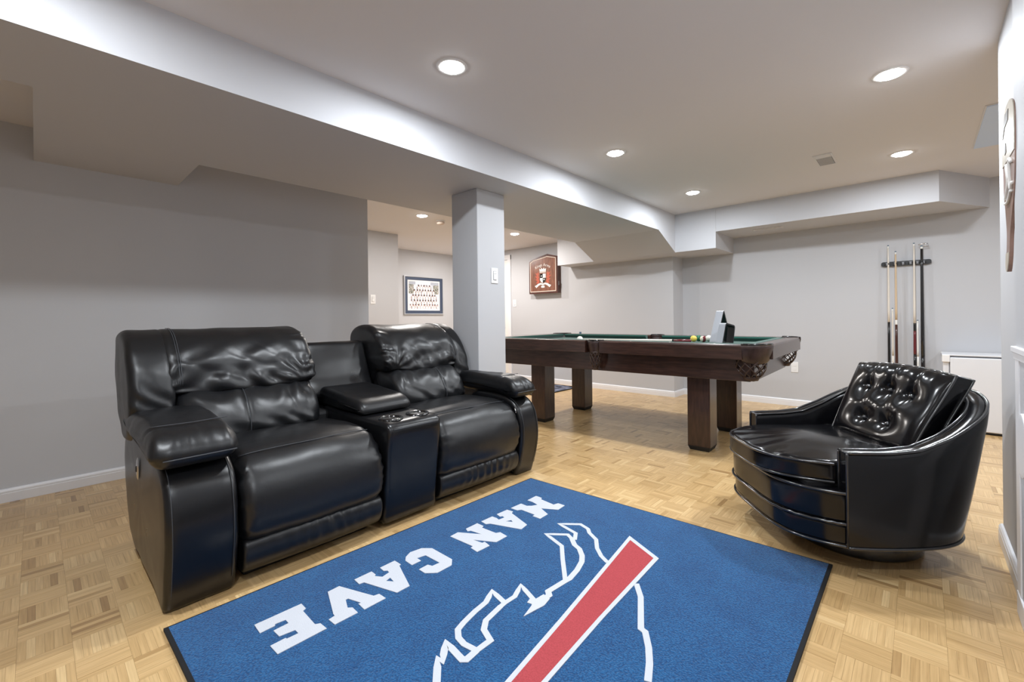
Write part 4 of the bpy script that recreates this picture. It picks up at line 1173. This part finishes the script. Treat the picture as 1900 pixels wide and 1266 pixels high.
# ================================================================ WHITE FRIDGE
fr = thing('compact_fridge', 'white compact fridge standing against the far wall behind the swivel chair', 'fridge', (.40, 5.50, 0))
FO = (.40, 5.50, 0)
G(FO).rbox(.150, .66, 5.345, 5.675, .018, .640, .008).build('cabinet', 'appliance_white', fr)
G(FO).rbox(.176, .655, 5.295, 5.340, .020, .628, .008).build('door', 'appliance_white', fr)
G(FO).rbox(.126, .176, 5.30, 5.345, .585, .650, .006).build('hinge_cover', 'plastic_white', fr)
G(FO).rbox(.132, .170, 5.32, 5.36, .02, .585, .004).build('side_post', 'appliance_white', fr)
G(FO).rbox(.126, .66, 5.305, 5.675, .640, .652, .004).build('top_panel', 'appliance_white', fr)
for x in (.19, .62):
    for y in (5.33, 5.64): G(FO).lathe([(0, 0), (.018, 0), (.018, .02), (0, .02)], x, y, 16).build('foot', 'black_matte', fr)
G(FO).box(.16, .65, 5.31, 5.66, .006, .018).build('kick_plate', 'black_matte', fr)

# ================================================================ WALL PADDLE (right wall)
pd = thing('wall_paddle', 'carved wooden paddle with cream top hanging on the right wall', 'wall decoration', (XR, 2.33, 1.44))
outl = [(-.14, .10), (-.145, .18), (-.13, .255), (-.07, .29), (0, .298), (.07, .29), (.13, .255), (.145, .18), (.14, .10), (.125, .0), (.078, -.09), (.040, -.16), (.036, -.24), (.030, -.275), (.0, -.295), (-.02, -.285), (-.036, -.24), (-.040, -.16), (-.078, -.09), (-.125, 0)]
ol = even(catmull([Vector(p) for p in outl], 6), 96)
def pfn(off):
    return lambda a, b, q: (-(off + q + .006 * max(0, (-.05 - b) / .25) ** 1.3), a, b)
G().extrude([(p.x, p.y) for p in ol], pfn(.016), 0, .010).build('blade', 'paddle_wood', pd)
top = [p for p in ol if p.y > .10]
top = sorted([(p.x, p.y) for p in top], key=lambda p: math.atan2(p[1] - .10, p[0]))
G().extrude(top, pfn(.0255), 0, .0025).build('cream_cap', 'paddle_cream', pd)
bot = sorted([(p.x, p.y) for p in ol if p.y < -.215], key=lambda p: math.atan2(p[1] + .235, p[0]))
G().extrude(bot, pfn(.0255), 0, .0025).build('cream_tip', 'paddle_cream', pd)
G().extrude([(-.02, .235), (.06, .23), (.11, .20), (.10, .245), (.05, .275), (-.03, .27)], pfn(.0275), 0, .002).build('cap_mark', 'paddle_dark', pd)
G().extrude([(.03, .135), (.06, .13), (.065, .165), (.04, .17)], pfn(.0275), 0, .002).build('cap_mark', 'paddle_dark', pd)
def stroke(name, pts): G().tube([pfn(.028)(a, b, 0) for a, b in [(p.x, p.y) for p in catmull([Vector(q) for q in pts], 6, False)]], .006, 6).build(name, 'cabinet_white', pd, True)
stroke('script_letter', [(-.09, .07), (-.04, .09), (-.05, .02), (-.08, -.03)]); stroke('script_letter', [(-.05, .02), (.0, .06), (.03, .085), (-.01, .02), (.05, -.03)])
stroke('script_letter', [(-.10, .0), (-.05, -.035), (.0, -.05), (.06, -.045)])
G().tube([(0, 0, .16), (-.018, 0, .16)], .006, 8).build('wall_hook', 'chrome', pd)
G().tube([(0, 0, .0), (-.018, 0, .0)], .006, 8).build('wall_hook', 'chrome', pd)

# ================================================================ HALL RUG
hr = thing('hall_mat', 'dark patterned mat on the hall floor behind the pool table', 'rug', (-4.3, 4.85, 0))
G().rbox(-.65, .67, -.45, .42, .0, .010, .003).build('pile', 'hall_rug', hr)
g = G()
for b in ((-.67, .69, -.47, -.45), (-.67, .69, .42, .44), (-.67, -.65, -.45, .42), (.67, .69, -.45, .42)): g.rbox(*b, 0, .011, .003)
g.build('binding', 'rug_black', hr)
for k in range(3):
    G().extrude([(-.4 + k * .33, -.2), (-.25 + k * .33, -.05), (-.4 + k * .33, .1), (-.55 + k * .33, -.05)], lambda a, b, q: (a, b, q), .0102, .0115).build('pattern_diamond', 'frame_silver', hr)
